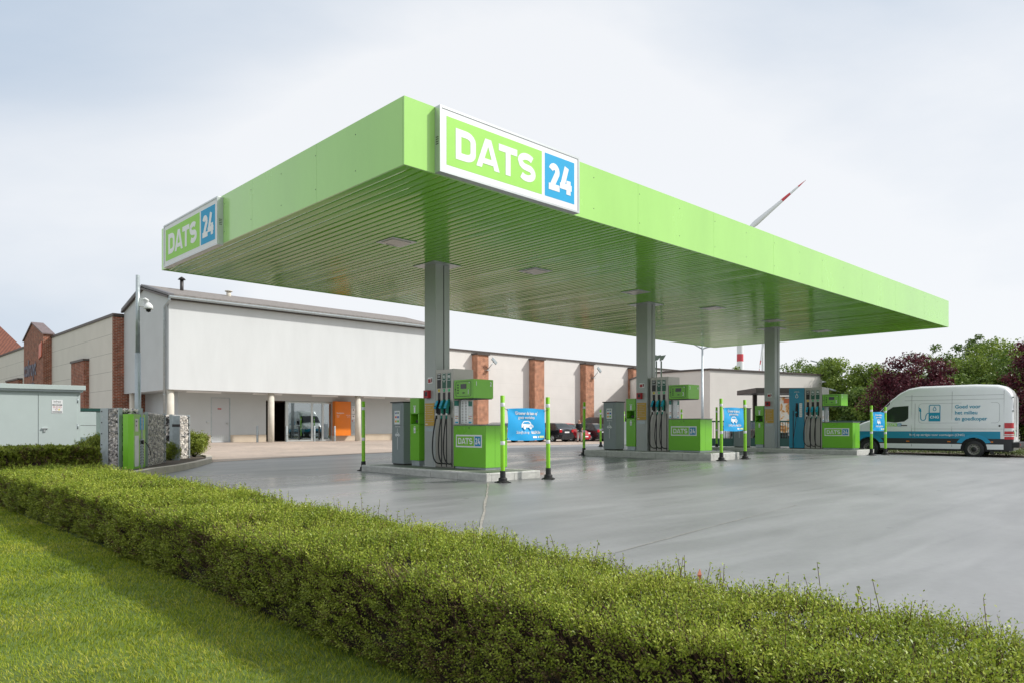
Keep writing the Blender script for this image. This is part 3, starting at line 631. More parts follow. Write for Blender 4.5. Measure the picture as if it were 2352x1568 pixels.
def terminal(label, loc):
    t = thing('payment_terminal', label, 'payment terminal', loc, 0, 'grey payment columns on the islands')
    mb = MB(); mb.prism([(0, 0), (.13, -.0), (.45, .0), (.45, .5), (0, .5)], .03, 1.56, GREYBOX); mb.prism([(-.0, .06), (-.02, .08), (-.02, .42), (0, .44)], 1.0, 1.50, GREYBOX)
    mb.box(.0, .452, -.003, .0, .035, .95, GREYBOX); mb.box(.0, .452, -.003, 0, .957, 1.55, GREYBOX); mb.box(.02, .43, .02, .48, 0, .03, DARK); mb.build('body', t)
    mb = MB(); mb.box(-.035, .475, -.03, .53, 1.56, 1.59, BLACK, b=.004); mb.build('cap', t)
    mb = MB(); M = T(-.021, 0, 0) @ FX; mb.box(-.36, -.13, 1.02, 1.36, 0, .003, WHITE, M, b=.001)
    cs = [(.02, .06, .3), (.25, .3, .3), (.75, .12, .04), (.02, .12, .45), (.85, .4, .03), (.12, .5, .02)]
    for i, c_ in enumerate(cs):
        x, z = -.33+(i % 2)*.095, 1.28-(i//2)*.105; mb.box(x, x+.07, z, z+.05, .003, .0045, mat('card_mark_%d' % i, c_, .5), M)
    mb.box(.02-.33, .05-.33, 1.30, 1.33, .0045, .006, WHITE, M); mb.build('card_label', t)
    mb = MB(); M = T(-.0015, 0, 0) @ FX; text(mb, 'Betaalterminal', .045, WHITE, M @ T(-.25, .965, .002), .012, .8)
    mb.box(-.262, -.248, .80, .92, 0, .003, WHITE, M); mb.box(-.262, -.248, .10+.28, .70, 0, .003, WHITE, M); car_icon(mb, M @ T(-.25, .755, .001), .10, WHITE, GREYBOX); mb.build('print', t)
    return t
def wastebin(label, loc):
    t = thing('waste_bin', label, 'waste bin', loc, 0, 'green bins with paper dispenser on the islands')
    mb = MB(); Gm = GREEN; x1 = .42; y1 = .37
    mb.box(0, x1, 0, y1, .13, 1.02, Gm, b=.006); mb.box(0, x1, 0, y1, 1.27, 1.66, Gm, b=.006); mb.box(.24, x1, .002, y1-.002, 1.0, 1.29, Gm); mb.box(0, .25, y1-.03, y1, 1.0, 1.29, Gm); mb.box(0, .25, 0, .04, 1.0, 1.29, Gm)
    mb.build('body', t)
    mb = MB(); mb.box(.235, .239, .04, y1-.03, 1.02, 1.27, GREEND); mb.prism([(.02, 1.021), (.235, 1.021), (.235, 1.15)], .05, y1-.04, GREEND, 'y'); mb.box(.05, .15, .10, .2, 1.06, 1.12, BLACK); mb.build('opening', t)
    mb = MB(); mb.box(.03, x1-.02, .03, y1-.03, 0, .13, GALV); mb.build('base', t)
    mb = MB(); M = T(-.0012, 0, 0) @ FX; cxx = -.18
    mb.prism([(cxx-.035, 1.44), (cxx+.035, 1.44), (cxx+.028, 1.30), (cxx-.028, 1.30)], 0, .003, WHITE, 'z', M); mb.box(cxx-.055, cxx+.055, 1.455, 1.475, 0, .003, WHITE, M)
    mb.prism([(cxx-.04, .93), (cxx+.04, .93), (cxx+.03, .80), (cxx-.03, .80)], 0, .003, WHITE, 'z', M); mb.box(cxx-.03, cxx+.03, .945, .965, 0, .003, WHITE, M); mb.box(cxx-.015, cxx+.015, .845, .865, .003, .0045, GREEND, M); mb.build('pictogram', t)
    mb = MB(); mb.cyl((-.0, .04, .93), .012, (-.005, .04, .93), .012, DARK, 10); mb.cyl((.30, .0, .80), .018, (.30, -.006, .80), .018, BLACK, 10); mb.build('lock', t)
    return t
terminal('grey payment column with card label at the far end of the nearest island', (10.83, 15.22, ITOP[0]))
terminal('grey payment column with card label on the middle island beside the black bollard feet', (19.13, 15.06, ITOP[1]))
terminal('grey payment column half hidden behind the hanging blue banner', (27.43, 15.0, ITOP[2]))
wastebin('green waste and towel bin left of the nearest canopy column', (10.83, 14.57, ITOP[0]))
wastebin('green waste and towel bin left of the middle canopy column', (19.13, 14.26, ITOP[1]))
wastebin('green waste and towel bin left of the farthest canopy column', (27.43, 14.2, ITOP[2]))

# ---------------------------------------------------------------- flexible bollards
def bollard():
    t = thing('bollard', 'x', 'bollard', (0, 0, 0), 0, 'flexible green bollards round the islands')
    mb = MB(); mb.lathe([(.044, .16), (.044, 1.745), (.040, 1.75), (.0, 1.75)], BOLG, 20); mb.build('post', t)
    for z in (.76, 1.53): mb = MB(); mb.lathe([(.0445, z), (.0462, z+.003), (.0462, z+.072), (.0445, z+.075)], WHITE, 20); mb.build('reflective_band', t)
    mb = MB(); mb.lathe([(.0, .0), (.135, .0), (.135, .018), (.115, .032), (.09, .036), (.088, .085), (.075, .10), (.058, .105), (.056, .235), (.044, .24)], RUBBER, 20)
    for k in range(4): a = k*math.pi/2+.4; mb.cyl((.15*math.cos(a), .15*math.sin(a), 0), .03, (.15*math.cos(a), .15*math.sin(a), .018), .026, RUBBER, 8)
    fo = mb.build('foot', t); fo.modifiers.new('edge', 'EDGE_SPLIT').split_angle = R(30); return t
BL = [(10.13, 10.83, 'green bollard holding the near side of the largest blue banner'), (11.48, 10.85, 'green bollard holding the right side of the largest blue banner'),
      (10.20, 16.06, 'green bollard standing alone left of the grey payment column of the nearest island'), (18.55, 15.92, 'green bollard standing in shade in front of the red parked car'),
      (27.06, 22.18, 'thin distant green bollard right beside the parked cars, left of the middle payment column'), (27.37, 16.25, 'distant green bollard just left of the middle banner, before the dark fence'),
      (18.61, 10.90, 'green bollard holding the left side of the middle blue banner'), (20.07, 10.97, 'green bollard holding the right side of the middle blue banner'),
      (27.11, 9.99, 'green bollard holding the left side of the farthest banner before the van front'), (28.44, 9.99, 'green bollard holding the right side of the farthest banner before the van door'),
      (30.4, 23.4, 'distant green bollard seen between the middle payment column and the green bin'), (29.45, 19.33, 'distant green bollard seen just right of the middle pump display')]
b0 = bollard()
for i, (x, y, lb) in enumerate(BL):
    o = b0 if i == 0 else copy_tree(b0)
    o.location = (x, y, H(x, y)); o['label'] = lb; o.rotation_euler = (R(rnd.uniform(-.5, .5)), R(rnd.uniform(-.5, .5)), rnd.uniform(0, 3))

def banner(label, p, q, z0, z1, lines=True):
    """Printed vinyl sheet tied between two posts, with folds."""
    p = Vector(p); q = Vector(q); d = (q-p); Lg = d.length; d.normalize(); ang = math.atan2(d.y, d.x); a, b_ = .12, Lg-.11; W = b_-a; Hh = z1-z0
    t = thing('banner', label, 'banner', (p.x, p.y, z0), ang, 'blue workshop banners tied between bollards')
    nx, nz_ = 28, 20
    def fold(x, z):
        u, v = x/W, z/Hh
        return .010*math.sin((u*1.1+v*1.0)*7.5)*(1-abs(2*u-1)*.3)+.012*math.exp(-((u-v*.9-.05)*9)**2)+.012*math.exp(-((1-u-v*.9-.05)*9)**2)-.01
    V = []; 
    for j in range(nz_+1):
        for i in range(nx+1):
            x = W*i/nx; z = Hh*j/nz_; sag = .018*math.sin(math.pi*i/nx)*(1-2*j/nz_)*-1; pull = -.012*math.sin(math.pi*j/nz_)*(1-2*i/nx)*-1
            V.append((a+x+pull, fold(x, z), z+sag))
    F = [(j*(nx+1)+i, j*(nx+1)+i+1, (j+1)*(nx+1)+i+1, (j+1)*(nx+1)+i) for j in range(nz_) for i in range(nx)]
    mb = MB(); mb.add(V, F, BANNER, True); nV = len(V)
    mb.add([(x, y+.003, z) for x, y, z in V], [f[::-1] for f in F], WHITE, True); mb.build('vinyl_sheet', t, normals=False)
    mb = MB(); M = FY
    text(mb, "'Groener de baan op'", .092*W/1.1, WHITE, M @ T(a+W*.5, Hh*.86, .012), .018, .82); text(mb, 'gratis workshop', .082*W/1.1, WHITE, M @ T(a+W*.5, Hh*.725, .012), .012, .85)
    car_icon(mb, M @ T(a+W*.52, Hh*.475, .010), W*.155, WHITE, BANNER, .014)
    text(mb, 'Schrijf u in op', .082*W/1.1, WHITE, M @ T(a+W*.40, Hh*.24, .012), .006, .8); text(mb, 'dats24.be', .088*W/1.1, WHITE, M @ T(a+W*.745, Hh*.24, .012), .022, .8)
    mb.box(a+W*.66, a+W*.78, .035*Hh/.65, .075, .010, .012, WHITE, M); mb.cyl((a+W*.825, -.012, .055), .02, (a+W*.825, -.014, .055), .02, WHITE, 12); mb.box(a+W*.86, a+W*.97, .035, .08, .010, .012, mat('logo_pale', (.7, .78, .35), .5), M)
    # lay the print on the folds
    mb.v = [(x, fold(x-a, z)-.004+(y+.011), z) for x, y, z in mb.v]
    mb.build('print', t)
    mb = MB()
    for (x, s_) in ((a+.02, -1), (a+W-.02, 1)):
        for z in (.03, Hh-.03): mb.tube([(x, -.012, z), (x+s_*.05, -.015, z+.012*(1 if z > .1 else -1)), ((0.02 if s_ < 0 else Lg-.02), -.03, z+(.03 if z > .1 else -.03))], .005, BLACK, 6)
    for x in (a+.02, a+W/2, a+W-.02):
        for z in (.03, Hh-.025): mb.cyl((x, -.014, z), .011, (x, -.006, z), .011, ALU, 8)
    mb.build('tie', t); return t
banner('large blue banner with white car drawing tied in front of the nearest pump', (10.13, 10.83), (11.48, 10.85), .89, 1.525)
banner('blue banner with white car drawing tied beside the middle pump', (18.61, 10.90), (20.07, 10.97), 1.05, 1.70)
banner('narrow-looking blue banner with white car drawing tied before the white van', (27.11, 9.99), (28.44, 9.99), 1.03, 1.68)
# ================================================================ SHOP (white upper storey on round columns)
t = thing('shop_building', 'white rendered shop with overhanging upper storey on round columns and glass entrance', 'building', (13, 38, .0))
S = T(-13, -38, 0); GL = .33
mb = MB(); A, B, Y0, Y1 = 12.5, 28.6, 36.6, 43.4; zb, ze, zr = 2.95, 7.34, 8.27; yr = 40.2
mb.add([(A, Y0, zb), (A, Y1, zb), (A, Y1, 7.45), (A, yr, zr), (A, Y0, ze)], [(0, 1, 2, 3, 4)], RENDERG, False, S)  # side away from the sun: its shade is put in as greyer render
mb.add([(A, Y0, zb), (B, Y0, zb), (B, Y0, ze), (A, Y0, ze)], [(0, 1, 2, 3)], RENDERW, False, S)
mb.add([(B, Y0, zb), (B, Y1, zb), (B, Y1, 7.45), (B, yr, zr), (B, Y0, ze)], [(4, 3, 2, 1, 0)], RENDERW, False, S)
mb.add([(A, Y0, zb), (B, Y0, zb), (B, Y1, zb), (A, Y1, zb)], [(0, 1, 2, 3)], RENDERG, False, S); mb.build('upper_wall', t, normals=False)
mb = MB(); th = .10
def slab(y0, z0, y1, z1, x0, x1, th, m): mb.prism([(y0, z0), (y1, z1), (y1, z1+th), (y0, z0+th)], x0, x1, m, 'x', S)
slab(Y0-.25, ze+.0, yr, zr+.02, A+.16, B+.1, th, ROOFL); slab(Y0-.25, ze+.005, yr, zr+.025, A-.12, A+.16, th, ROOFD); slab(yr, zr+.02, Y1+.1, 7.42, A-.12, B+.1, th, ROOFD)
slab(Y0-.2, ze-.11, yr, zr-.14, A-.14, A-.005, .1, TRIM); slab(yr, zr-.14, Y1+.1, 7.3, A-.14, A-.005, .1, TRIM)
mb.box(A-.02, B, Y0-.2, Y0-.001, ze-.17, ze-.02, TRIM, S); roof = mb.build('roof', t)
mb = MB(); 
mb.prism([(Y0-.40, ze-.01)]+[(Y0-.30+.105*math.cos(R(a)), ze-.03+.105*math.sin(R(a))) for a in range(200, 345, 20)]+[(Y0-.21, ze-.02)], A-.1, B, GALV, 'x', S); mb.build('gutter', roof)
mb = MB(); mb.cyl((14.1-13, 39.4-38, 7.9), .09, (14.1-13, 39.4-38, 8.75), .09, DARK, 12); mb.cyl((1.1, 1.4, 8.75), .2, (1.1, 1.4, 8.78), .16, DARK, 12); mb.cyl((1.1, 1.4, 8.80), .16, (1.1, 1.4, 8.9), .03, DARK, 12); mb.build('flue', roof)
mb = MB(); mb.cyl((3.6, 1.5, 8.0), .12, (3.6, 1.5, 8.46), .12, CREAMST, 12); mb.cyl((3.6, 1.5, 8.46), .2, (3.6, 1.5, 8.5), .2, CREAMST, 12); mb.build('vent', roof)
mb = MB(); mb.tube([(A-.06-13, Y0-.29-38, ze-.1), (A-.06-13, Y0-.25-38, ze-.22), (A-.1-13, Y0+.25-38, ze-.45), (A-.1-13, Y0+.3-38, ze-.6), (A-.1-13, Y0+.3-38, 1.5)], .055, GALV, 12)
mb.tube([(A-.1-13, Y0+.3-38, 1.5), (A-.1-13, Y0+.3-38, GL)], .06, DARK, 12)
for z in (6.2, 5, 3.8, 2.7): mb.cyl((A-.1-13, Y0+.3-38, z), .07, (A-.1-13, Y0+.3-38, z+.03), .07, GALV, 12)
mb.build('downpipe', t)
# lower walls
mb = MB(); yw = 38.4; xl = 13.57
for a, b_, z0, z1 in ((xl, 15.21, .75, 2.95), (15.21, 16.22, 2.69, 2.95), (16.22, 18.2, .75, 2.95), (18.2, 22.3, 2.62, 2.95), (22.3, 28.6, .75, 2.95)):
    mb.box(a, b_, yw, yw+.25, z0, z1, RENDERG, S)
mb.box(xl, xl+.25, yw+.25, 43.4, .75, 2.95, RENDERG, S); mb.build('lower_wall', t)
for a, b_ in ((xl-.02, 15.2), (16.23, 18.2), (22.3, 28.6)): mb = MB(); mb.box(a, b_, yw-.03, yw+.25, .1, .75, PLINTH, S, b=.008); mb.build('plinth', t)
mb = MB(); mb.box(xl-.02, xl+.25, yw+.26, 43.4, .1, .749, PLINTH, S); mb.build('plinth', t)
for x in (12.67, 17.76, 23.05, 28.2):
    mb = MB(); mb.cyl((x-13, Y0+.28-38, .1), .165, (x-13, Y0+.28-38, 2.95), .165, CREAMST, 20); mb.build('column', t)
mb = MB(); mb.cyl((12.7-13, 42.6-38, .1), .165, (12.7-13, 42.6-38, 2.95), .165, CREAMST, 20); mb.build('column', t)
for i, (x0, x1) in enumerate(((13.6, 15.3), (17.0, 18.6), (20.4, 22.0), (23.7, 25.2), (26.8, 28.4))):
    mb = MB(); mb.box(x0-13, x1-13, Y0+.7-38, Y0+.85-38, 2.87, 2.948, WHITE, b=.01); mb.build('strip_light', t)
for x in (18.3, 21.3): mb = MB(); mb.box(x-13, x+.3-13, Y0+1.2-38, Y0+1.35-38, 2.90, 2.948, BLACK); mb.build('soffit_vent', t)
mb = MB(); mb.box(15.25, 16.18, yw+.02, yw+.07, .36, 2.66, DOORG, S); 
for i in range(8):
    for j in range(2): mb.box(15.33+i*.1, 15.39+i*.1, yw+.014, yw+.02, .45+j*.16, .58+j*.16, ALU, S)
door = mb.build('door', t)
mb = MB(); mb.box(15.56, 15.76, yw+.012, yw+.02, 2.08, 2.14, RED, S); mb.build('door_sign', door)
mb = MB(); mb.cyl((15.98-13, yw-.03-38, 1.36), .015, (16.12-13, yw-.03-38, 1.36), .015, ALU, 8); mb.box(16.06, 16.10, yw-.03, yw+.02, 1.28, 1.40, ALU, S); mb.build('handle', door)
mb = MB()
for a, b_, z0, z1 in ((15.2, 15.25, .35, 2.70), (16.18, 16.23, .35, 2.70), (15.25, 16.18, 2.66, 2.70)): mb.box(a, b_, yw-.01, yw+.1, z0, z1, GALV, S)
mb.build('door_frame', t)
mb = MB(); mb.box(14.98, 15.1, yw-.05, yw, 1.37, 1.45, ALU, S, b=.01); mb.build('door_bell', t)
# entrance: interior behind real glass
GLASS = mat('entrance_glass', (.03, .045, .05), .02, spec=1.0); GLASS.node_tree.nodes['Principled BSDF'].inputs['IOR'].default_value = 1.75
t_, n_, l_, b_ = nodes(GLASS); b_.inputs['Transmission Weight'].default_value = .0
tr = n_.new('ShaderNodeBsdfTransparent'); tr.inputs[0].default_value = (.55, .62, .62, 1); gl = n_.new('ShaderNodeBsdfGlossy'); gl.inputs[1].default_value = .015; gl.inputs[0].default_value = (.9, .95, .97, 1)
mxs = n_.new('ShaderNodeMixShader'); mxs.inputs[0].default_value = .32; l_.new(tr.outputs[0], mxs.inputs[1]); l_.new(gl.outputs[0], mxs.inputs[2]); l_.new(mxs.outputs[0], n_['Material Output'].inputs[0])
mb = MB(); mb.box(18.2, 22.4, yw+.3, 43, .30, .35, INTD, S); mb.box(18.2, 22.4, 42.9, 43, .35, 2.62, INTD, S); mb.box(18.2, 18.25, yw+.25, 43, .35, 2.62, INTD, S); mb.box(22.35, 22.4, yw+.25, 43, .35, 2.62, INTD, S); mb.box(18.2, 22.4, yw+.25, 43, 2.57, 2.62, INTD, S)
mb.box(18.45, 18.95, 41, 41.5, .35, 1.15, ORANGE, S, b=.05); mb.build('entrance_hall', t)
mb = MB()
for x0, x1, z0, z1 in ((19.43, 19.53, .35, 2.6), (20.93, 21.05, .35, 2.6), (21.62, 21.74, .35, 2.6), (22.24, 22.30, .35, 2.6), (19.36, 19.43, .35, 2.6)): mb.box(x0, x1, yw+.045, yw+.135, z0, z1, ALU, S)
for x0, x1 in ((19.53, 20.93), (21.05, 21.62), (21.74, 22.24)):
    for z0, z1 in ((2.52, 2.6), (.35, .43)): mb.box(x0, x1, yw+.05, yw+.13, z0, z1, ALU, S)
mb.build('glazing_frame', t)
for x0, x1 in ((19.53, 20.93), (21.05, 21.62), (21.74, 22.24)): hw = (x1-x0)/2; mb = MB(); mb.box(-hw, hw, -.004, .004, .43, 2.52, GLASS, S @ T(x0+hw, yw+.09, 0) @ Matrix.Rotation(R(-2.7), 4, 'Z')); mb.build('glass_pane', t)
mb = MB(); mb.box(22.28, 23.32, yw-.32, yw-.002, .66, 2.66, ORANGE, S, b=.01); pan = mb.build('orange_board', t)
mb = MB(); M = T(22.3-13, yw-.325-38, 0) @ FY
text(mb, 'Openingsuren', .10, WHITE, M @ T(.06, 1.98, .002), .02, .85, 'LEFT'); text(mb, 'ma - za', .075, WHITE, M @ T(.06, 1.85, .002), .005, .85, 'LEFT'); text(mb, 'vrijdag', .075, WHITE, M @ T(.06, 1.76, .002), .005, .85, 'LEFT')
text(mb, '8.30 - 20 u', .075, WHITE, M @ T(.98, 1.85, .002), .005, .85, 'RIGHT'); text(mb, 'tot 21 u', .075, WHITE, M @ T(.98, 1.76, .002), .005, .85, 'RIGHT'); mb.build('lettering', pan)
mb = MB(); mb.box(23.5, 23.8, yw-.05, yw-.002, .68, 2.64, GALV, S); pan = mb.build('pictogram_board', t)
mb = MB(); M = T(23.5-13, yw-.052-38, 0) @ FY; mb.box(.03, .27, 2.34, 2.39, 0, .003, WHITE, M)
for z0, z1 in ((1.95, 2.28), (1.62, 1.90)): mb.box(.03, .27, z0, z1, 0, .003, WHITE, M); mb.cyl((.15, -.003, z1-.1) , .04, (.15, -.005, z1-.1), .04, DARK, 10, True) if False else mb.prism([(.15+.04*math.cos(k), z1-.1+.04*math.sin(k)) for k in [i*.8 for i in range(8)]], .003, .005, DARK, 'z', M)
mb.prism([(.09+.04*math.cos(k), 1.53+.04*math.sin(k)) for k in [i*.8 for i in range(8)]], .0, .003, RED, 'z', M); mb.prism([(.2+.04*math.cos(k), 1.53+.04*math.sin(k)) for k in [i*.8 for i in range(8)]], .0, .003, WHITE, 'z', M); mb.build('pictograms', pan)
# steel guard posts at the entrance
gp = None
for x, y, lb in ((17.25, 37.4, 'steel guard post left of the second round column'), (18.95, 37.5, 'steel guard post at the left end of the entrance glazing'), (20.62, 37.5, 'steel guard post before the middle of the entrance glazing'), (21.9, 37.5, 'steel guard post at the edge of the orange board')):
    if gp is None:
        gp = thing('guard_post', lb, 'bollard', (x, y, H(x, y)), 0, 'steel posts at the shop entrance'); mb = MB(); mb.lathe([(.055, -.05), (.055, .84), (.04, .87), (0, .88)], GALV, 16); mb.build('tube', gp); mb = MB(); mb.lathe([(.0558, .35), (.057, .352), (.057, .362), (.0558, .364)], DARK, 16); mb.build('ring', gp)
    else:
        c = copy_tree(gp); c.location = (x, y, H(x, y)); c['label'] = lb

# ================================================================ supermarket walls behind
t = thing('supermarket_wing', 'long cream panelled supermarket wall with brick piers left of the white shop', 'building', (12, 43.4, 0)); S = T(-12, -43.4, 0)
mb = MB(); mb.box(12.0, 13.0, 43.6, 57.2, -.1, 7.1, CREAMW, S); mb.box(12.0, 13.0, 63.2, 84, -.1, 7.1, CREAMW, S); mb.build('wall', t)
mb = MB(); mb.box(11.97, 13.62, 43.41, 43.60, -.1, 7.05, BRICK, S); mb.build('brick_return', t)
mb = MB(); mb.box(11.93, 13.2, 43.38, 57.2, 7.1, 7.24, TRIM, S); mb.box(11.93, 13.2, 63.2, 84, 7.1, 7.24, TRIM, S); mb.build('coping', t)
for y0, y1, zt in ((48.2, 51.0, 5.0), (66.4, 71.0, 4.75)):
    mb = MB(); mb.box(11.72, 12, y0, y1, -.1, zt, BRICK, S); pr = mb.build('brick_pier', t); mb = MB(); mb.box(11.66, 12, y0-.06, y1+.06, zt, zt+.13, TRIM, S); mb.build('cap', pr)
tw = thing('brick_tower', 'gabled red brick tower with dark blue shop lettering and a slanted coral panel', 'building', (11.5, 57.2, 0)); S = T(-11.5, -57.2, 0)
mb = MB(); ya, yb = 57.2, 63.2; ym = 60.4
mb.prism([(ya, -.1), (yb, -.1), (yb, 7.35), (ym, 8.35), (ya, 7.35)], 11.5, 12.1, BRICK, 'x', S); mb.build('wall', tw)
mb = MB(); mb.prism([(ya-.12, 7.33), (ym, 8.37), (yb+.12, 7.33), (yb+.12, 7.41), (ym, 8.46), (ya-.12, 7.41)], 11.42, 12.15, mat('tower_roof', (.17, .13, .13), .6, var=.2), 'x', S); mb.build('roof', tw)
mb = MB(); M = T(11.49-11.5, 0, 0) @ FX; text(mb, 'colruyt', 1.55, NAVY, M @ T(-3.85, 5.25, .03), .03, .84); mb.v = [(x, y, z) for x, y, z in mb.v]; mb.build('lettering', tw)
mb = MB(); text(mb, 'laagste prijzen', .52, NAVY, M @ T(-3.6, 4.15, .03), .015, .80); mb.build('tag_line', tw)
mb = MB(); mb.prism([(-.3, 5.9), (-1.1, 5.75), (-1.0, 6.7), (-.2, 6.85)][::-1], 0, .05, CORAL, 'z', M); mb.build('slanted_panel', tw)
tile = mat('roof_tiles', (.34, .105, .055), .8); t_, n_, l_, b_ = nodes(tile)
tc = n_.new('ShaderNodeTexCoord'); wv = n_.new('ShaderNodeTexWave'); wv.inputs['Scale'].default_value = 1.6; wv.inputs['Distortion'].default_value = .6; wv.inputs['Detail'].default_value = 3; mp = n_.new('ShaderNodeMapping'); mp.inputs['Rotation'].default_value = (0, 0, R(45)); l_.new(tc.outputs['Object'], mp.inputs[0]); l_.new(mp.outputs[0], wv.inputs[0])
no = n_.new('ShaderNodeTexNoise'); no.inputs['Scale'].default_value = 2.5; no.inputs['Detail'].default_value = 6; l_.new(tc.outputs['Object'], no.inputs[0]); mx = n_.new('ShaderNodeMix'); mx.data_type = 'RGBA'; mx.blend_type = 'MULTIPLY'; mx.inputs[0].default_value = 1
cr = n_.new('ShaderNodeValToRGB'); cr.color_ramp.elements[0].color = (.11, .040, .028, 1); cr.color_ramp.elements[1].color = (.19, .070, .042, 1); l_.new(wv.outputs[0], cr.inputs[0]); r = n_.new('ShaderNodeMapRange'); r.inputs[3].default_value = .6; r.inputs[4].default_value = 1.4; l_.new(no.outputs[0], r.inputs[0]); l_.new(cr.outputs[0], mx.inputs[6]); l_.new(r.outputs[0], mx.inputs[7]); l_.new(mx.outputs[2], b_.inputs['Base Color'])
t = thing('brick_house', 'brick house with steep red tiled roof rising behind the cream wall at left', 'house', (10.9, 87.6, 0)); 
mb = MB(); mb.box(-5.6, 5.6, .4, 28, 0, 8.0, BRICK); mb.build('wall', t)
mb = MB(); mb.add([(-6, 0, 8.0), (6, 0, 8.0), (6, 28.4, 8.0), (-6, 28.4, 8.0), (0, 5.9, 15.9), (0, 22, 15.9)], [(0, 1, 4), (1, 2, 5, 4), (2, 3, 5), (3, 0, 4, 5), (0, 3, 2, 1)], tile); mb.build('roof', t)

t = thing('warehouse_wall', 'long pale supermarket wall with orange brick piers behind the parked cars', 'building', (32, 43.6, 0)); S = T(-32, -43.6, 0)
mb = MB(); mb.box(32.0, 66.5, 43.6, 44.2, -.1, 7.0, CREAMR, S); mb.build('wall', t)
mb = MB(); mb.box(31.9, 66.6, 43.5, 44.3, 7.0, 7.12, TRIM, S); mb.build('coping', t)
for x in (37.5, 43.8, 50.3, 57.3, 64.0):
    mb = MB(); mb.box(x, x+1.15, 42.95, 43.6, -.1, 6.75, BRICKL, S); pr = mb.build('brick_pier', t); mb = MB(); mb.box(x-.08, x+1.23, 42.85, 43.6, 6.75, 6.88, TRIM, S); mb.build('cap', pr)
for x in (38.3, 51.1):
    mb = MB(); mb.box(x-.02-32, x+.3-32, -.9, -.65, 5.55, 5.6, ALU); mb.tube([(x+.1-32, -.8, 5.6), (x+.28-32, -1.0, 5.95), (x+.5-32, -1.1, 6.22)], .035, ALU, 8); mb.box(-.13, .13, -.05, .05, -.3, .3, GALV, T(x+.55-32, -1.1, 6.3) @ Matrix.Rotation(R(-50), 4, 'Y'), b=.04); mb.build('floodlight', t)
# annex on the right
t = thing('annex_building', 'pale flat-roofed annex with dark roof edge right of the brick piers', 'building', (51.4, 31.1, 0)); S = T(-51.4, -31.1, 0)
mb = MB(); P = [(51.38, 31.09), (64.0, 27.7), (66, 42), (53.9, 43.6), (51.75, 38)]
P = [(51.38, 31.09), (64.0, 27.7), (67, 43), (57.5, 43.55), (51.4, 37.2)]
mb.prism(P, -.1, 5.63, CREAMB, 'z', S); mb.build('wall', t)
cN = Vector((58, 37)); mb = MB(); mb.prism([tuple(cN+(Vector(p)-cN)*1.012) for p in P], 5.63, 5.78, TRIM, 'z', S); mb.build('coping', t)
mb = MB(); mb.tube([(12.1, -3.35, 4.95), (11.9, -3.9, 5.05)], .03, ALU, 6); mb.box(11.5, 11.9, -4.05, -3.85, 5.0, 5.1, ALU); mb.build('wall_lamp', t)

# ================================================================ left corner: cabin, gabions, service column
t = thing('substation_cabin', 'pale grey-green steel cabin with double doors and warning sticker', 'cabin', (5.83, 24.06, .1), R(-6.5))
mb = MB(); mb.box(-3.1, -.06, .05, 2.4, 0, 2.10, KIOSKM); mb.build('body', t)
mb = MB(); mb.box(-3.25, .06, -.1, 2.5, 2.12, 2.25, KIOSKM, b=.01); mb.box(-3.18, 0, -.04, 2.45, 2.06, 2.12, GALV); mb.build('roof', t)
for x0, x1 in ((-2.10, -1.10), (-1.085, -.14)):
    mb = MB(); mb.box(x0, x1, .02, .05, .05, 2.0, KIOSKM, b=.004); d = mb.build('door', t)
    mb = MB()
    for z in (.4, 1.0, 1.75): xh = x0-.012 if x0 < -2 else x1+.012; mb.cyl((xh, .02, z), .014, (xh, .02, z+.14), .014, GALV, 8)
    mb.build('hinge', d)
    if x0 > -2:
        mb = MB(); mb.box(x0+.08, x0+.22, -.02, .02, 1.0, 1.035, ALU, b=.004); mb.box(x0+.12, x0+.17, -.005, .02, .92, 1.0, ALU); mb.build('handle', d)
mb = MB(); M = T(0, .016, 0) @ FY; x = -.77; mb.box(x, x+.27, 1.45, 1.83, 0, .004, WHITE, M)
text(mb, 'infrax', .085, BLACK, M @ T(x+.135, 1.78, .003), .004, .95); text(mb, 'tel. 078 35 35 34', .026, BLACK, M @ T(x+.135, 1.722, .003)); mb.box(x+.015, x+.255, 1.67, 1.70, .004, .005, BLACK, M); text(mb, 'DRIEGAAIEN', .03, WHITE, M @ T(x+.135, 1.685, .005), .01, .9)
for i in range(3): stroke(mb, arc(x+.06+i*.075, 1.625, .024, .024, 0, 340, 14), .008, RED, M, True, .005)
stroke(mb, arc(x+.11, 1.56, .024, .024, 0, 340, 14), .008, RED, M, True, .005); mb.prism([(x+.15, 1.535), (x+.21, 1.535), (x+.18, 1.59)], .004, .006, YELLOW, 'z', M); mb.box(x+.015, x+.255, 1.475, 1.50, .004, .005, BLACK, M); mb.build('warning_sticker', t)
mb = MB(); mb.box(-.055, .38, .3, .8, .75, 1.50, KIOSKM, b=.01); mb.box(-.05, .375, .297, .3, 1.10, 1.11, DARK); mb.build('meter_box', t)

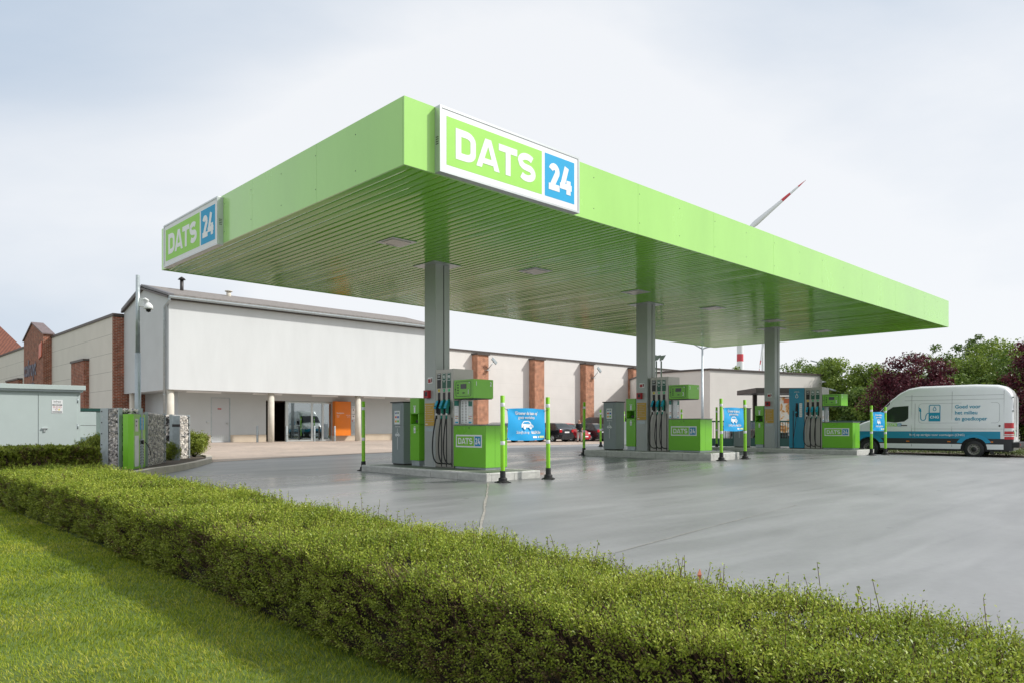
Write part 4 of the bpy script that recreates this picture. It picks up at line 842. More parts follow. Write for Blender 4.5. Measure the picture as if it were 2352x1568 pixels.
STC = mat('gabion_stone', (.40, .375, .35), .9); t_, n_, l_, b_ = nodes(STC); g = n_.new('ShaderNodeNewGeometry'); cr = n_.new('ShaderNodeValToRGB'); e = cr.color_ramp.elements
e[0].color = (.22, .215, .22, 1); e[1].color = (.88, .82, .74, 1); e.new(.4).color = (.50, .46, .42, 1); e.new(.75).color = (.70, .65, .60, 1); l_.new(g.outputs['Random Per Island'], cr.inputs[0]); l_.new(cr.outputs[0], b_.inputs['Base Color'])
def gabion(label, p, q, depth, z0, z1, side, plate_at=None):
    """Wire cage of broken stone with galvanised end channels. p->q is the visible long face, side +1: body lies left of p->q."""
    p = Vector(p); q = Vector(q); d = q-p; Lg = d.length; ang = math.atan2(d.y, d.x); t = thing('gabion', label, 'gabion wall', (p.x, p.y, z0), ang, 'stone filled cages by the service column'); Hh = z1-z0; D = depth*side
    a, b_ = (0, D) if D > 0 else (D, 0)
    mb = MB(); mb.box(.05, Lg-.05, a+.06, b_-.06, 0, Hh-.06, DARK); mb.build('core', t)
    rs = random.Random(int(abs(p.x*100))); vs = []; fs = []
    def stone(c, s_):
        o = len(vs); ax = [Vector((rs.gauss(0, 1), rs.gauss(0, 1), rs.gauss(0, 1))).normalized() for _ in range(1)]; rot = Matrix.Rotation(rs.uniform(0, 6.28), 3, ax[0])
        for k in ((-1, -1, -1), (1, -1, -1), (1, 1, -1), (-1, 1, -1), (-1, -1, 1), (1, -1, 1), (1, 1, 1), (-1, 1, 1)):
            v = Vector((k[0]*s_*rs.uniform(.4, 1.0), k[1]*s_*rs.uniform(.35, .85), k[2]*s_*rs.uniform(.3, .7))); vs.append(tuple(Vector(c)+rot @ v))
        for f in ((0, 3, 2, 1), (4, 5, 6, 7), (0, 1, 5, 4), (1, 2, 6, 5), (2, 3, 7, 6), (3, 0, 4, 7)): fs.append(tuple(o+i for i in f))
    for _ in range(int(Lg*Hh*900)): stone((rs.uniform(.05, Lg-.05), rs.choice([a, b_])+rs.uniform(-.01, .01)+(0.035 if rs.random() < 0 else 0), rs.uniform(.02, Hh-.04)), rs.uniform(.036, .06))
    for _ in range(int(abs(D)*Hh*420)): stone((rs.choice([.03, Lg-.03]), rs.uniform(a, b_), rs.uniform(.02, Hh-.04)), rs.uniform(.03, .055))
    for _ in range(int(abs(D)*Lg*420)): stone((rs.uniform(.03, Lg-.03), rs.uniform(a, b_), Hh-.05), rs.uniform(.03, .055))
    mb = MB(); mb.add(vs, fs, STC); mb.build('stone_fill', t, normals=False)
    mb = MB(); e_ = .05
    for yy in (a-e_, b_+e_):
        for i in range(int(Hh/.2)+1): mb.box(0, Lg, yy-.0015, yy+.0015, min(Hh, i*.2)-.0015, min(Hh, i*.2)+.0015, GALV)
        for i in range(int(Lg/.4)+1): mb.box(min(Lg, i*.4)-.0015, min(Lg, i*.4)+.0015, yy-.0045, yy-.002, 0, Hh, GALV)
    mb.box(0, Lg, a-e_, a-e_+.012, Hh-.006, Hh+.006, GALV); mb.build('wire_mesh', t)
    for k_, (x0, x1) in enumerate(((-.055, 0), (Lg, Lg+.055))):
        for y0, y1, fr in ((a-e_-.01, a+.02, 1), (b_-.02, b_+e_+.01, 0)):
            mb = MB(); mb.box(x0, x1, y0, y1, 0, Hh+.01, GALV)
            if fr:
                xc = (-.0, Lg-.035)[k_]
                for i in range(6): mb.box(xc, xc+.035, a-e_-.02, a-e_, .12+i*(Hh-.2)/5, .15+i*(Hh-.2)/5, BLACK)
                if plate_at and k_ == 0: mb.box(0, plate_at, a-e_-.012, a-e_-.006, 0, Hh+.01, GALV)
            mb.build('end_post', t)
    return t
gabion('stone gabion in shade left of the green service column', (5.27, 19.86), (5.42, 19.10), .45, .05, 1.60, 1, .32)
gabion('largest stone gabion just right of the green service column', (6.17, 19.68), (7.24, 21.64), .45, .08, 1.52, 1)
gabion('small stone gabion at the right end of the row beside the bush', (8.02, 23.3), (8.80, 24.1), .42, .08, 1.53, 1)
t = thing('service_column', 'bright green air and water service column with white instruction strip and blue sticker', 'service column', (5.57, 18.62, .17), math.atan2(.85, .527))
LG = mat('service_green', (.22, .60, .02), .36, var=.05, coat=.2)
mb = MB(); mb.prism([(0, 0), (.98, 0), (.98, .26), (.10, .26), (.0, .12)], .0, 1.29, LG); mb.build('body', t)
mb = MB(); M = FY @ T(0, 0, .001); mb.box(.10, .36, .88, 1.18, 0, .004, ALU, M); mb.box(.16, .26, 1.1, 1.14, .004, .006, NAVY, M); mb.box(.16, .22, 1.0, 1.04, .004, .006, DARK, M)
mb.box(.08, .40, .05, .78, 0, .004, WHITE, M); mb.build('instruction_board', t)
mb = MB(); mb.box(.50, .84, .92, 1.22, 0, .004, mat('sticker_blue', (.0, .38, .70), .4), M); text(mb, 'water', .10, WHITE, M @ T(.67, 1.17, .005), .01, .8); text(mb, 'lucht', .10, WHITE, M @ T(.67, 1.09, .005), .01, .8); mb.box(.6, .74, .94, 1.03, .004, .006, WHITE, M); mb.build('sticker', t)
mb = MB(); mb.box(.50, .84, .07, .70, 0, .003, STC if False else GALV, M)
for i in range(9): stroke(mb, [(.51, .09+i*.067), (.585, .125+i*.067), (.67, .09+i*.067), (.755, .125+i*.067), (.83, .09+i*.067)], .016, DARK, M, False, .006, .003)
mb.cyl((.66, -.004, .62), .06, (.66, -.05, .62), .05, BLACK, 12); mb.build('hose_panel', t)
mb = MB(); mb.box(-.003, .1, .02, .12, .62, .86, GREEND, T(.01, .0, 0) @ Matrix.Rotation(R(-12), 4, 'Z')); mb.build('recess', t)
mb = MB(); mb.tube(bez((.84, -.03, .62), (.98, -.1, .5), (1.1, -.1, .35), (1.25, -.05, .28), 10), .01, BLACK, 6); mb.build('hose', t)
t = thing('camera_pole', 'tall galvanised pole carrying a white dome camera in front of the shop', 'camera pole', (6.36, 20.92, .1))
mb = MB(); mb.cyl((0, 0, 0), .085, (0, 0, 3.0), .072, GALV, 16); mb.cyl((0, 0, 3.0), .058, (0, 0, 5.05), .05, GALV, 16); mb.build('pole', t)
mb = MB(); mb.box(-.05, .16, -.03, .03, 4.22, 4.44, WHITE, Matrix.Rotation(YAW-R(90), 4, 'Z')); Mr = Matrix.Rotation(YAW-R(90), 4, 'Z'); mb.tube([Mr @ Vector((.1, 0, 4.38)), Mr @ Vector((.2, 0, 4.42)), Mr @ Vector((.28, 0, 4.36))], .035, WHITE, 10)
mb.lathe([(0, 4.33), (.04, 4.32), (.10, 4.25), (.115, 4.18), (.108, 4.15), (.0, 4.15)], WHITE, 20, T(*(Mr @ Vector((.28, 0, 0)))))
mb.lathe([(.062, 4.15), (.056, 4.09), (.0, 4.065)], BLACK, 16, T(*(Mr @ Vector((.28, 0, 0))))); mb.build('dome_camera', t)
t = thing('utility_post', 'short galvanised square post between the two right gabions', 'post', (7.97, 22.75, .08), math.atan2(.885, .465)); mb = MB(); mb.box(0, .16, -.1, .1, 0, 1.42, GALV, b=.01); mb.box(-.003, .163, -.103, .103, 1.08, 1.16, DARK, b=.002); mb.build('post', t)
t = thing('green_container', 'grey-green container with dark frame behind the cabin and gabion', 'container', (7.4, 29.2, .1), R(-6)); mb = MB(); mb.box(-2, .5, 0, 1.5, .1, 1.62, mat('container_grey', (.16, .22, .21), .6, var=.1)); mb.build('panel', t); mb = MB(); mb.box(-2.05, .55, -.03, 1.53, 1.62, 1.72, FGREEN); mb.box(-2.04, .54, -.02, 0, .72, .80, FGREEN); mb.box(.42, .55, -.03, .1, 0, 1.62, FGREEN); mb.build('frame', t)
# ================================================================ VEHICLES
def mkpaint(name, col, rough=.3, flake=0): return mat(name, col, rough, flake, var=.04, vscale=1, coat=.6)
TINT = mat('tinted_glass', (.02, .028, .03), .06, spec=.8)
def interp(tab, s):
    for (a, b), (c, d) in zip(tab[:-1], tab[1:]):
        if a <= s <= c: return b+(d-b)*(s-a)/(c-a) if c > a else b
    return tab[0][1] if s < tab[0][0] else tab[-1][1]
class Veh:
    """Car body lofted along its length (local x = forward, z = up); rows follow fixed heights so that livery bands stay level."""
    def __init__(s, name, label, cat, spec, loc, rz, group=None):
        s.t = thing(name, label, cat, loc, rz, group); s.sp = spec; L_, W_ = spec['L'], spec['W']
        prof, plan = spec['prof'], spec['plan']; belt, roofz = spec['belt'], spec['roof']; arch = spec['wheels']; ra = spec['ra']; zc = spec['rw']
        st = set([x for x, _ in prof]+[x for x, _ in plan]+list(np.linspace(0, L_, 31)))
        for wx in arch: st |= set(wx+ra*math.cos(R(a)) for a in range(0, 181, 12))
        st = sorted(x for x in st if 0 <= x <= L_); rows = spec['rows']; rr = spec['rr']; nc = 6; s.rr = rr
        V = []; F = []; FM = []; n = len(rows)+nc
        for x in st:
            zt = interp(prof, x); zb = spec['sill'] if not ('lowprof' in spec) else interp(spec['lowprof'], x)
            for wx in arch:
                if abs(x-wx) < ra: zb = max(zb, zc+math.sqrt(max(0, ra*ra-(x-wx)**2)))
            r_ = min(rr, (zt-zb)*.4)
            for z in rows:
                zz = min(max(z, zb), zt-r_); V.append((x, s.w(x, zz), zz))
            ys = s.w(x, zt-r_); rx = min(rr*1.15, ys*.5)
            for i in range(1, nc+1):
                if i < nc: a = R(90*i/(nc-1)); V.append((x, ys-rx*(1-math.cos(a)), zt-r_+r_*math.sin(a)-(0 if i < nc-1 else .0)))
                else: V.append((x, 0, zt+spec.get('crown', .02)))
        m = len(st); s.mb = MB(); cm = spec['matfn']
        for side in (1, -1):
            vs = [(x, y*side, z) for x, y, z in V]
            fsm = {}
            for i in range(m-1):
                for j in range(n-1):
                    q = (i*n+j, i*n+j+1, (i+1)*n+j+1, (i+1)*n+j); c = [sum(V[k][d] for k in q)/4 for d in range(3)]
                    if j < len(rows)-1 and abs(V[q[0]][2]-V[q[1]][2])+abs(V[q[2]][2]-V[q[3]][2]) < 1e-5: continue
                    fsm.setdefault(cm(c[0], c[2], j >= len(rows)), []).append(q)
            for mt, fl in fsm.items(): s.mb.add(vs, fl, mt, True)
            for i in (0, m-1):
                ring = [i*n+j for j in range(n)]+[]
                pts = [vs[k] for k in ring]; pts2 = pts+[(pts[0][0], 0, pts[0][2])]
                s.mb.add(pts2, [tuple(range(len(pts2)))], spec['paint'])
        o = s.mb.build('body', s.t); s.body = o
        try:
            md = o.modifiers.new('edge', 'EDGE_SPLIT'); md.split_angle = R(42)
        except Exception: pass
        # underbody and wheels
        mb = MB(); mb.box(.15, L_-.2, -W_/2+.18, W_/2-.18, zc*.75, zc*2.1, BLACK); mb.build('underbody', s.t)
        for wx in arch:
            for side in (1, -1):
                yo = side*(W_/2-.035); wd = spec['tw']*-side; rw = spec['rw']
                mb = MB(); mb.lathe([(rw*.6, 0), (rw*.93, -.0*side), (rw, wd*.15), (rw, wd*.85), (rw*.93, wd), (rw*.5, wd), (rw*.5, wd*.9)], RUBBER, 28, T(wx, yo, rw-.005), 'y'); w_ = mb.build('wheel', s.t, normals=True)
                mb = MB(); rim = spec['rim']; mb.lathe([(rw*.62, wd*-.01), (rw*.62, wd*.08), (rw*.54, wd*.12), (rw*.50, wd*.3), (rw*.30, wd*.22), (rw*.28, wd*.08), (0.0, wd*.06)], rim, 28, T(wx, yo, rw-.005), 'y')
                for k in range(spec.get('holes', 0)):
                    a = 2*math.pi*k/spec['holes']; mb.cyl((wx+rw*.42*math.cos(a), yo+wd*.24, rw+rw*.42*math.sin(a)), rw*.05, (wx+rw*.42*math.cos(a), yo+wd*.18, rw+rw*.42*math.sin(a)), rw*.05, BLACK, 8)
                mb.lathe([(rw*.26, wd*.07), (rw*.22, wd*.02), (0, wd*.01)], spec.get('hub', rim), 16, T(wx, yo, rw-.005), 'y'); mb.build('rim', w_)
    def w(s, x, z):
        sp = s.sp; w0 = interp(sp['plan'], x); b, r = sp['belt'], sp['roof']
        g = 1 if z < b else 1-sp['tumble']*((z-b)/(r-b))
        if z < .55: g -= .02*(.55-z)/.3
        return w0*g
    def decal(s, poly, material, off=.006, name='decal', parent=None, side=1, thick=0, sub=.35, mb=None):
        """polygon in (x, z) draped on the side of the body."""
        own = mb is None; mb = mb or MB(); P = []
        for (a, b) in zip(poly, poly[1:]+poly[:1]):
            k = max(1, int(math.dist(a, b)/sub))
            for i in range(k): P.append((a[0]+(b[0]-a[0])*i/k, a[1]+(b[1]-a[1])*i/k))
        mb.add([(x, side*(s.w(x, z)+off), z) for x, z in P], [tuple(range(len(P)))], material)
        if own: return mb.build(name, parent or s.t, normals=False)
    def dtext(s, txt, x, z, size, material, mb, bold=.01, xs=.9, align='LEFT', off=.008):
        vs, fs = text_geo(txt, size, bold, xs, align)      # reading direction on the left flank runs from nose to tail: -x
        mb.add([(x-v[0], s.w(x-v[0], z+v[1])+off+v[2], z+v[1]) for v in vs], fs, material)

VW = mkpaint('van_white', (.80, .82, .83), .3); VB = mat('van_blue', (.0, .25, .41), .35, coat=.15, var=.03); VB2 = mat('van_blue_arch', (.0, .29, .50), .35, coat=.15); VBLK = mat('van_black_trim', (.022, .024, .028), .5, var=.1)
LAMPR = mat('lamp_red', (.50, .01, .02), .2, coat=.5); LAMPW = mat('lamp_clear', (.75, .75, .75), .15, coat=.5); LAMPO = mat('lamp_amber', (.75, .20, .01), .25)
def vmat(x, z, top):
    if top and 4.05 < x < 4.72: return TINT
    if z < .34: return VBLK
    if x > 5.5 and z < .74: return VBLK
    if x < .30 and z < .74: return VBLK
    if z < .53: return VW
    if z < .74: return VBLK
    if z < 1.01 and x > .38: return VB
    return VW
van = Veh('delivery_van', 'white high-roof van with blue stripe and gas pump drawing parked at the right edge', 'van', dict(L=5.91, W=1.99, belt=1.35, roof=2.75, tumble=.13, rr=.22, crown=.02, sill=.31, rows=[.31, .34, .43, .53, .63, .74, .88, 1.01, 1.2, 1.35, 1.7, 2.05, 2.35, 2.6],
    prof=[(0, 2.30), (.05, 2.42), (.12, 2.56), (.25, 2.68), (.5, 2.76), (1.2, 2.80), (3.1, 2.78), (3.5, 2.70), (3.8, 2.54), (4.15, 2.24), (4.45, 1.92), (4.72, 1.60), (4.85, 1.48), (5.2, 1.36), (5.5, 1.22), (5.72, 1.04), (5.86, .82), (5.91, .62)],
    plan=[(0, .86), (.04, .93), (.12, .965), (.3, .985), (.8, .995), (4.6, .985), (5.2, .95), (5.6, .86), (5.82, .70), (5.91, .52)],
    wheels=[1.24, 4.905], ra=.43, rw=.345, tw=.22, matfn=vmat, paint=VW, rim=mat('van_rim', (.30, .29, .26), .5, .4, var=.1), holes=12, hub=BLACK), (32.97, 6.92, -.02), math.atan2(3.62, -.42))
s_ = van
wn = s_.decal([(3.46, 2.02), (4.02, 1.98), (4.22, 1.84), (4.50, 1.52), (4.50, 1.43), (3.95, 1.36), (3.60, 1.40), (3.46, 1.52)], TINT, .008, 'side_window')
for nm, x0, x1, z0, z1 in (('door_gap', 3.34, 3.350, .42, 2.45), ('door_gap', 3.22, 3.228, 1.0, 2.1), ('door_gap', 1.955, 1.963, .42, 2.55), ('door_gap', .285, .293, .85, 2.55)): s_.decal([(x0, z0), (x1, z0), (x1, z1), (x0, z1)], DARK, .004, nm)
mb = MB(); GREYL = mat('panel_crease', (.30, .32, .33), .6)
for z, x0, x1 in ((2.38, .30, 3.6), (2.22, .3, 3.6), (1.10, .3, 3.34)): s_.decal([(x0, z), (x1, z), (x1, z+.011), (x0, z+.011)], GREYL, .003, mb=mb)
def rrect(x0, x1, z0, z1, q): return arc(x1-q, z1-q, q, q, 0, 90, 5)+arc(x0+q, z1-q, q, q, 90, 180, 5)+arc(x0+q, z0+q, q, q, 180, 270, 5)+arc(x1-q, z0+q, q, q, 270, 360, 5)
RO = rrect(.42, 3.10, 1.33, 2.10, .12); RI = rrect(.43, 3.09, 1.34, 2.09, .11)
for i in range(len(RO)):
    j = (i+1) % len(RO); q = [RO[i], RO[j], RI[j], RI[i]]; mb.add([(x, s_.w(x, z)+.003, z) for x, z in q], [(0, 1, 2, 3)], GREYL)
mb.build('panel_crease', s_.t, normals=False)
for wx in (1.24, 4.905):
    mb = MB(); O = arc(wx, .345, .62, .56, 26, 154, 12); I = arc(wx, .345, .445, .445, 30, 150, 12)
    for i in range(12): mb.add([(x, s_.w(x, z)+.014, z) for x, z in (O[i], O[i+1], I[i+1], I[i])], [(0, 1, 2, 3)], VB2)
    mb.build('arch_flare', s_.t, normals=False)
mb = MB(); TQ = mat('livery_teal', (.0, .27, .42), .4)
for tx_, zz_ in (('Goed voor', 1.95), ('het milieu', 1.72), ('én goedkoper', 1.49)): mb = MB(); s_.dtext(tx_, 1.86, zz_, .19, TQ, mb, .016, .98); mb.build('slogan', s_.t, normals=False)
mb = MB()
s_.dtext('Ik rij op aardgas voor voertuigen (CNG)', 3.42, .875, .115, WHITE, mb, .008, 1.0); mb.build('slogan', s_.t, normals=False)
mb = MB()
def VM(off=.006):  # sheet matrix on the left flank: x -> -X, y -> Z, z -> +Y
    return lambda p: (p[0], s_.w(p[0], p[1])+off, p[1])
def vstroke(pts, wd, closed=False, off=.008, m_=TQ):
    tmp = MB(); stroke(tmp, pts, wd, m_, None, closed, 0, .002); mb.add([(x, s_.w(x, z)+off+zz, z) for x, z, zz in tmp.v], tmp.f, m_)
vstroke([(2.36, 1.42), (2.36, 2.0), (2.39, 2.03), (2.70, 2.03), (2.73, 2.0), (2.73, 1.42)], .03); s_.decal([(2.345, 1.40), (2.745, 1.40), (2.745, 1.74), (2.345, 1.74)], TQ, .009, mb=mb)
vstroke([(2.545, 1.97)]+arc(2.545, 1.865, .05, .055, 25, -205, 10), .022, True)
vstroke([(2.745, 1.72), (2.80, 1.70), (2.84, 1.62), (2.85, 1.50), (2.90, 1.44), (2.97, 1.44), (3.02, 1.50), (3.03, 1.78)], .028); s_.decal([(3.0, 1.78), (3.06, 1.77), (3.10, 1.87), (3.06, 1.86), (3.12, 1.97), (3.02, 1.90)], TQ, .008, mb=mb)
s_.dtext('CNG', 2.545, 1.56, .14, WHITE, mb, .02, 1.0, 'CENTER', .012); mb.build('gas_pump_drawing', s_.t, normals=False)
mb = MB(); tmp = MB(); dats(tmp, None, .60, .155, WHITE, SGREEN, PBLUE, WHITE, .002, .08); vm = {}
for f, i in zip(tmp.f, tmp.mi): vm.setdefault(i, []).append(f)
for i, fl in vm.items(): mb.add([(4.28-x, s_.w(4.28-x, 1.19+y)+.008+z, 1.19+y) for x, y, z in tmp.v], fl, tmp.mats[i])
mb.build('name_sticker', s_.t, normals=False)
mb = MB(); mb.box(3.50, 3.72, .985, 1.02, 1.225, 1.262, BLACK, b=.008); mb.build('door_handle', s_.t)
for x in (3.42, 2.0, .62): mb = MB(); mb.box(x, x+.11, s_.w(x, .6)-.01, s_.w(x, .6)+.012, .60, .64, LAMPO, b=.004); mb.build('side_marker', s_.t)
mb = MB(); mb.cyl((.42, .97, 1.22), .035, (.42, .995, 1.22), .035, BLACK, 12); mb.build('filler_cap', s_.t)
for sd in (1, -1):
    tl = None
    for z0, z1, m_ in ((.72, .82, LAMPR), (.82, .85, LAMPW), (.85, .88, LAMPR), (.88, .91, LAMPW), (.91, 1.02, LAMPR), (1.02, 1.13, LAMPW), (1.13, 1.33, LAMPR)):
        if tl is None: tl = MB()
        tl.add([(-.012, sd*.80, z0), (-.012, sd*.80, z1), (.0, sd*.88, z1), (.0, sd*.88, z0), (.05, sd*.952, z1), (.05, sd*.952, z0), (.27, sd*.995, z1), (.27, sd*.995, z0)], [(0, 1, 2, 3), (3, 2, 4, 5), (5, 4, 6, 7)], m_)
    tl.build('tail_light', s_.t)
for sd in (1, -1): mb = MB(); mb.box(5.38, 5.62, sd*.76, sd*.92, .98, 1.2, LAMPW, b=.03) if sd > 0 else mb.box(5.38, 5.62, -.92, -.76, .98, 1.2, LAMPW, b=.03); mb.build('headlight', s_.t)
mb = MB(); mb.box(-.19, .06, -.93, .93, .42, .62, BLACK, b=.03); mb.box(-.14, .02, -.95, .95, .56, .60, VBLK, b=.01); bu = mb.build('rear_bumper', s_.t); mb = MB(); mb.box(-.2, -.185, .62, .80, .5, .56, LAMPR); mb.build('reflector', bu)
for x in (1.78, .72): pass
mb = MB(); mb.prism([(.66, .55), (.78, .55), (.70, .16), (.62, .16)], .72, .96, BLACK, 'y'); mb.build('mud_flap', s_.t)
mb = MB(); mb.box(4.28, 4.42, 1.04, 1.26, 1.42, 1.80, BLACK, b=.03); mb.box(4.32, 4.38, .92, 1.06, 1.46, 1.50, BLACK); mb.build('mirror', s_.t)
mb = MB()
mb.box(-.012, .001, -.008, .008, .66, 2.45, DARK)
for y in (.82, -.82): mb.box(-.006, .001, y-.005, y+.005, .66, 2.35, GREYL)
mb.box(-.01, .0, -.26, .26, .66, .80, WHITE); mb.box(-.022, .0, .02, .16, 1.02, 1.06, BLACK)
for z in (1.0, 1.75, 2.25): mb.box(-.02, .04, .84, .90, z, z+.05, GREYL)
mb.build('rear_door_detail', s_.t)
tmp = MB(); dats(tmp, None, .42, .17, WHITE, SGREEN, SBLUE, WHITE, .002, .08); mb = MB(); vm = {}
for f, i in zip(tmp.f, tmp.mi): vm.setdefault(i, []).append(f)
Mb = T(-.012, .66, .86) @ FX
for i, fl in vm.items(): mb.add(tmp.v, fl, tmp.mats[i], False, Mb)
mb.build('rear_sticker', s_.t, normals=False)

def car(label, loc, rz, paint, L_, W_, Hh, kind, nose_view=False, group='cars parked in front of the supermarket'):
    if kind == 'estate': prof = [(0, .75), (.05, .98), (.25, 1.1), (.55, Hh-.06), (.8, Hh), (2.2, Hh+.01), (2.7, Hh-.08), (3.35, 1.02), (4.1, .90), (L_-.15, .72), (L_, .5)]; gl = ((.25, .56), (2.65, 3.4))
    elif kind == 'hatch': prof = [(0, .72), (.06, .95), (.2, 1.05), (.5, Hh-.08), (.8, Hh), (1.7, Hh), (2.1, Hh-.1), (L_-1.0, 1.0), (L_-.5, .88), (L_-.12, .7), (L_, .5)]; gl = ((.2, .52), (2.05, L_-.98))
    else: prof = [(0, 1.0), (.03, 1.7), (.12, Hh-.05), (.4, Hh), (3.0, Hh), (3.4, Hh-.12), (4.05, 1.2), (L_-.3, .95), (L_, .55)]; gl = ((.02, .1), (3.35, 4.1))
    def mf(x, z, top):
        if top and (gl[0][0] < x < gl[0][1] or gl[1][0] < x < gl[1][1]): return TINT
        return BLACK if z < .3 else paint
    h2 = W_/2; wb0 = .75 if kind != 'van' else .9; wb1 = L_-.85
    v = Veh('parked_car', label, 'car', dict(L=L_, W=W_, belt=.92, roof=Hh, tumble=.26 if kind != 'van' else .12, rr=.12, crown=.02, sill=.2, rows=[.2, .3, .5, .7, .85, .92, 1.1, 1.3, Hh-.1], prof=prof,
        plan=[(0, h2*.80), (.08, h2*.93), (.4, h2*.99), (L_*.5, h2), (L_-.6, h2*.97), (L_-.15, h2*.8), (L_, h2*.6)], wheels=[wb0, wb1], ra=.36, rw=.31, tw=.2, matfn=mf, paint=paint, rim=ALU, holes=0), loc, rz, group)
    for sd in (1, -1): v.decal([(.75, .97), (1.0, Hh-.17), (L_*.55, Hh-.17), (L_*.70, .97)] if kind != 'van' else [(2.6, 1.2), (2.6, Hh-.3), (3.4, Hh-.35), (3.9, 1.2)], TINT, .006, 'side_window', side=sd)
    for sd in (1, -1):
        mb = MB(); a, b_ = sorted((sd*h2*.62, sd*h2*.9)); mb.box(-.015, .12, a, b_, .74, .96, LAMPR, b=.02); mb.build('tail_light', v.t)
        mb = MB(); a, b_ = sorted((sd*h2*.45, sd*h2*.74)); mb.box(L_-.28, L_-.06, a, b_, .60, .74, LAMPW, b=.02); mb.build('headlight', v.t)
    mb = MB(); mb.box(-.05, .1, -h2*.9, h2*.9, .34, .56, paint, b=.03); mb.build('rear_bumper', v.t); mb = MB(); mb.box(-.02, .0, -.26, .26, .70, .81, WHITE); mb.build('number_plate', v.t)
    mb = MB(); mb.box(L_-.12, L_+.03, -h2*.7, h2*.7, .30, .5, paint, b=.03); mb.box(L_+.03, L_+.04, -.26, .26, .36, .46, WHITE); mb.build('front_bumper', v.t)
    return v
PK = mkpaint('black_car_paint', (.015, .016, .02), .25); PR = mkpaint('red_car_paint', (.42, .015, .025), .28); PS = mkpaint('silver_car_paint', (.42, .43, .44), .3, .5); PD = mkpaint('brown_van_paint', (.035, .028, .027), .35)
U90 = R(90)
car('black estate car parked with its tail lights towards us beside the standing person', (42.62, 38.3, H(42.6, 38)), U90, PK, 4.6, 1.78, 1.48, 'estate')
car('small red hatchback parked nose out beside the standing person', (45.05, 42.2, H(45, 39)), -U90, PR, 3.75, 1.66, 1.48, 'hatch')
car('black car with red tail light parked right of the red hatchback', (47.25, 38.4, H(47, 38)), U90, PK, 4.2, 1.74, 1.46, 'hatch')
car('tall dark brown van parked at the right end of the car row', (49.6, 38.4, H(49, 38)), U90, PD, 4.6, 1.85, 2.02, 'van')
car('silver car mostly hidden behind the nearest pump cabinet', (36.9, 38.3, H(37, 38)), U90, PS, 4.3, 1.74, 1.46, 'hatch')
car('dark car hidden behind the largest blue banner', (39.7, 38.3, H(39.7, 38)), U90, PK, 4.3, 1.76, 1.45, 'hatch')
# two cars parked beyond the green fence
car('white car behind the green fence left of the farthest island', (44.5, 25.5, H(44, 25)), R(-10), mkpaint('white_car_paint', (.6, .61, .62)), 4.2, 1.74, 1.45, 'hatch', group='cars beyond the green fence')
car('black car behind the green fence right of the middle banner', (41.2, 20.5, H(41, 21)), R(60), PK, 4.3, 1.76, 1.42, 'estate', group='cars beyond the green fence')

# ================================================================ PERSON
def skin_body(name, pts, edges, rad, m_, parent=None, root=0, sub=2):
    me = bpy.data.meshes.new(name); me.from_pydata(pts, edges, []); o = bpy.data.objects.new(name, me); C.objects.link(o)
    sk = o.modifiers.new('skin', 'SKIN'); sk.use_smooth_shade = True; sb = o.modifiers.new('sub', 'SUBSURF'); sb.levels = sub; sb.render_levels = sub
    for i, r_ in enumerate(rad): v = me.skin_vertices[0].data[i]; v.radius = (r_, r_) if not isinstance(r_, tuple) else r_; v.use_root = (i == root)
    dg = bpy.context.evaluated_depsgraph_get(); dg.update(); m2 = bpy.data.meshes.new_from_object(o.evaluated_get(dg)); bpy.data.objects.remove(o)
    m2.materials.clear(); 
    for q in (m_ if isinstance(m_, list) else [m_]): m2.materials.append(q)
    for p in m2.polygons: p.use_smooth = True; p.material_index = 0
    o = bpy.data.objects.new(name, m2); C.objects.link(o)
    if parent: o.parent = parent
    return o
SKIN = mat('skin', (.50, .27, .19), .55); TROU = mat('light_grey_trousers', (.42, .40, .39), .9, var=.1, vscale=6); BLOUSE = mat('black_blouse', (.012, .012, .015), .85, var=.2); HAIRM = mat('fair_hair', (.38, .28, .18), .7, var=.2, vscale=20)
pz = H(42.9, 37.3); pe = thing('person', 'standing person in black top and light grey trousers with hand on hip between cars', 'person', (42.95, 37.3, pz), YAW-R(90)+R(12))
# local axes: x right, y away from the camera
pts = [(0, 0, .95), (0, .0, 1.10), (0, .01, 1.28), (0, .0, 1.42), (-.01, -.02, 1.50), (-.03, -.04, 1.60), (-.035, -.05, 1.68),
       (.20, .0, 1.38), (.31, .04, 1.17), (.19, -.04, 1.02), (.14, -.09, .99), (-.20, 0, 1.38), (-.25, .02, 1.12), (-.22, -.06, .88), (-.215, -.08, .80),
       (.10, 0, .90), (.13, -.02, .50), (.15, .01, .09), (.17, -.14, .04), (-.10, 0, .90), (-.12, -.03, .50), (-.13, .0, .09), (-.16, -.15, .04)]
ed = [(0, 1), (1, 2), (2, 3), (3, 4), (4, 5), (5, 6), (3, 7), (7, 8), (8, 9), (9, 10), (3, 11), (11, 12), (12, 13), (13, 14), (0, 15), (15, 16), (16, 17), (17, 18), (0, 19), (19, 20), (20, 21), (21, 22)]
rad = [.15, .14, .155, .12, .05, .085, .075, .065, .048, .036, .03, .065, .048, .036, .03, .10, .07, .048, .036, .10, .07, .048, .036]
bd = skin_body('body', pts, ed, rad, SKIN, pe)
mb = MB()
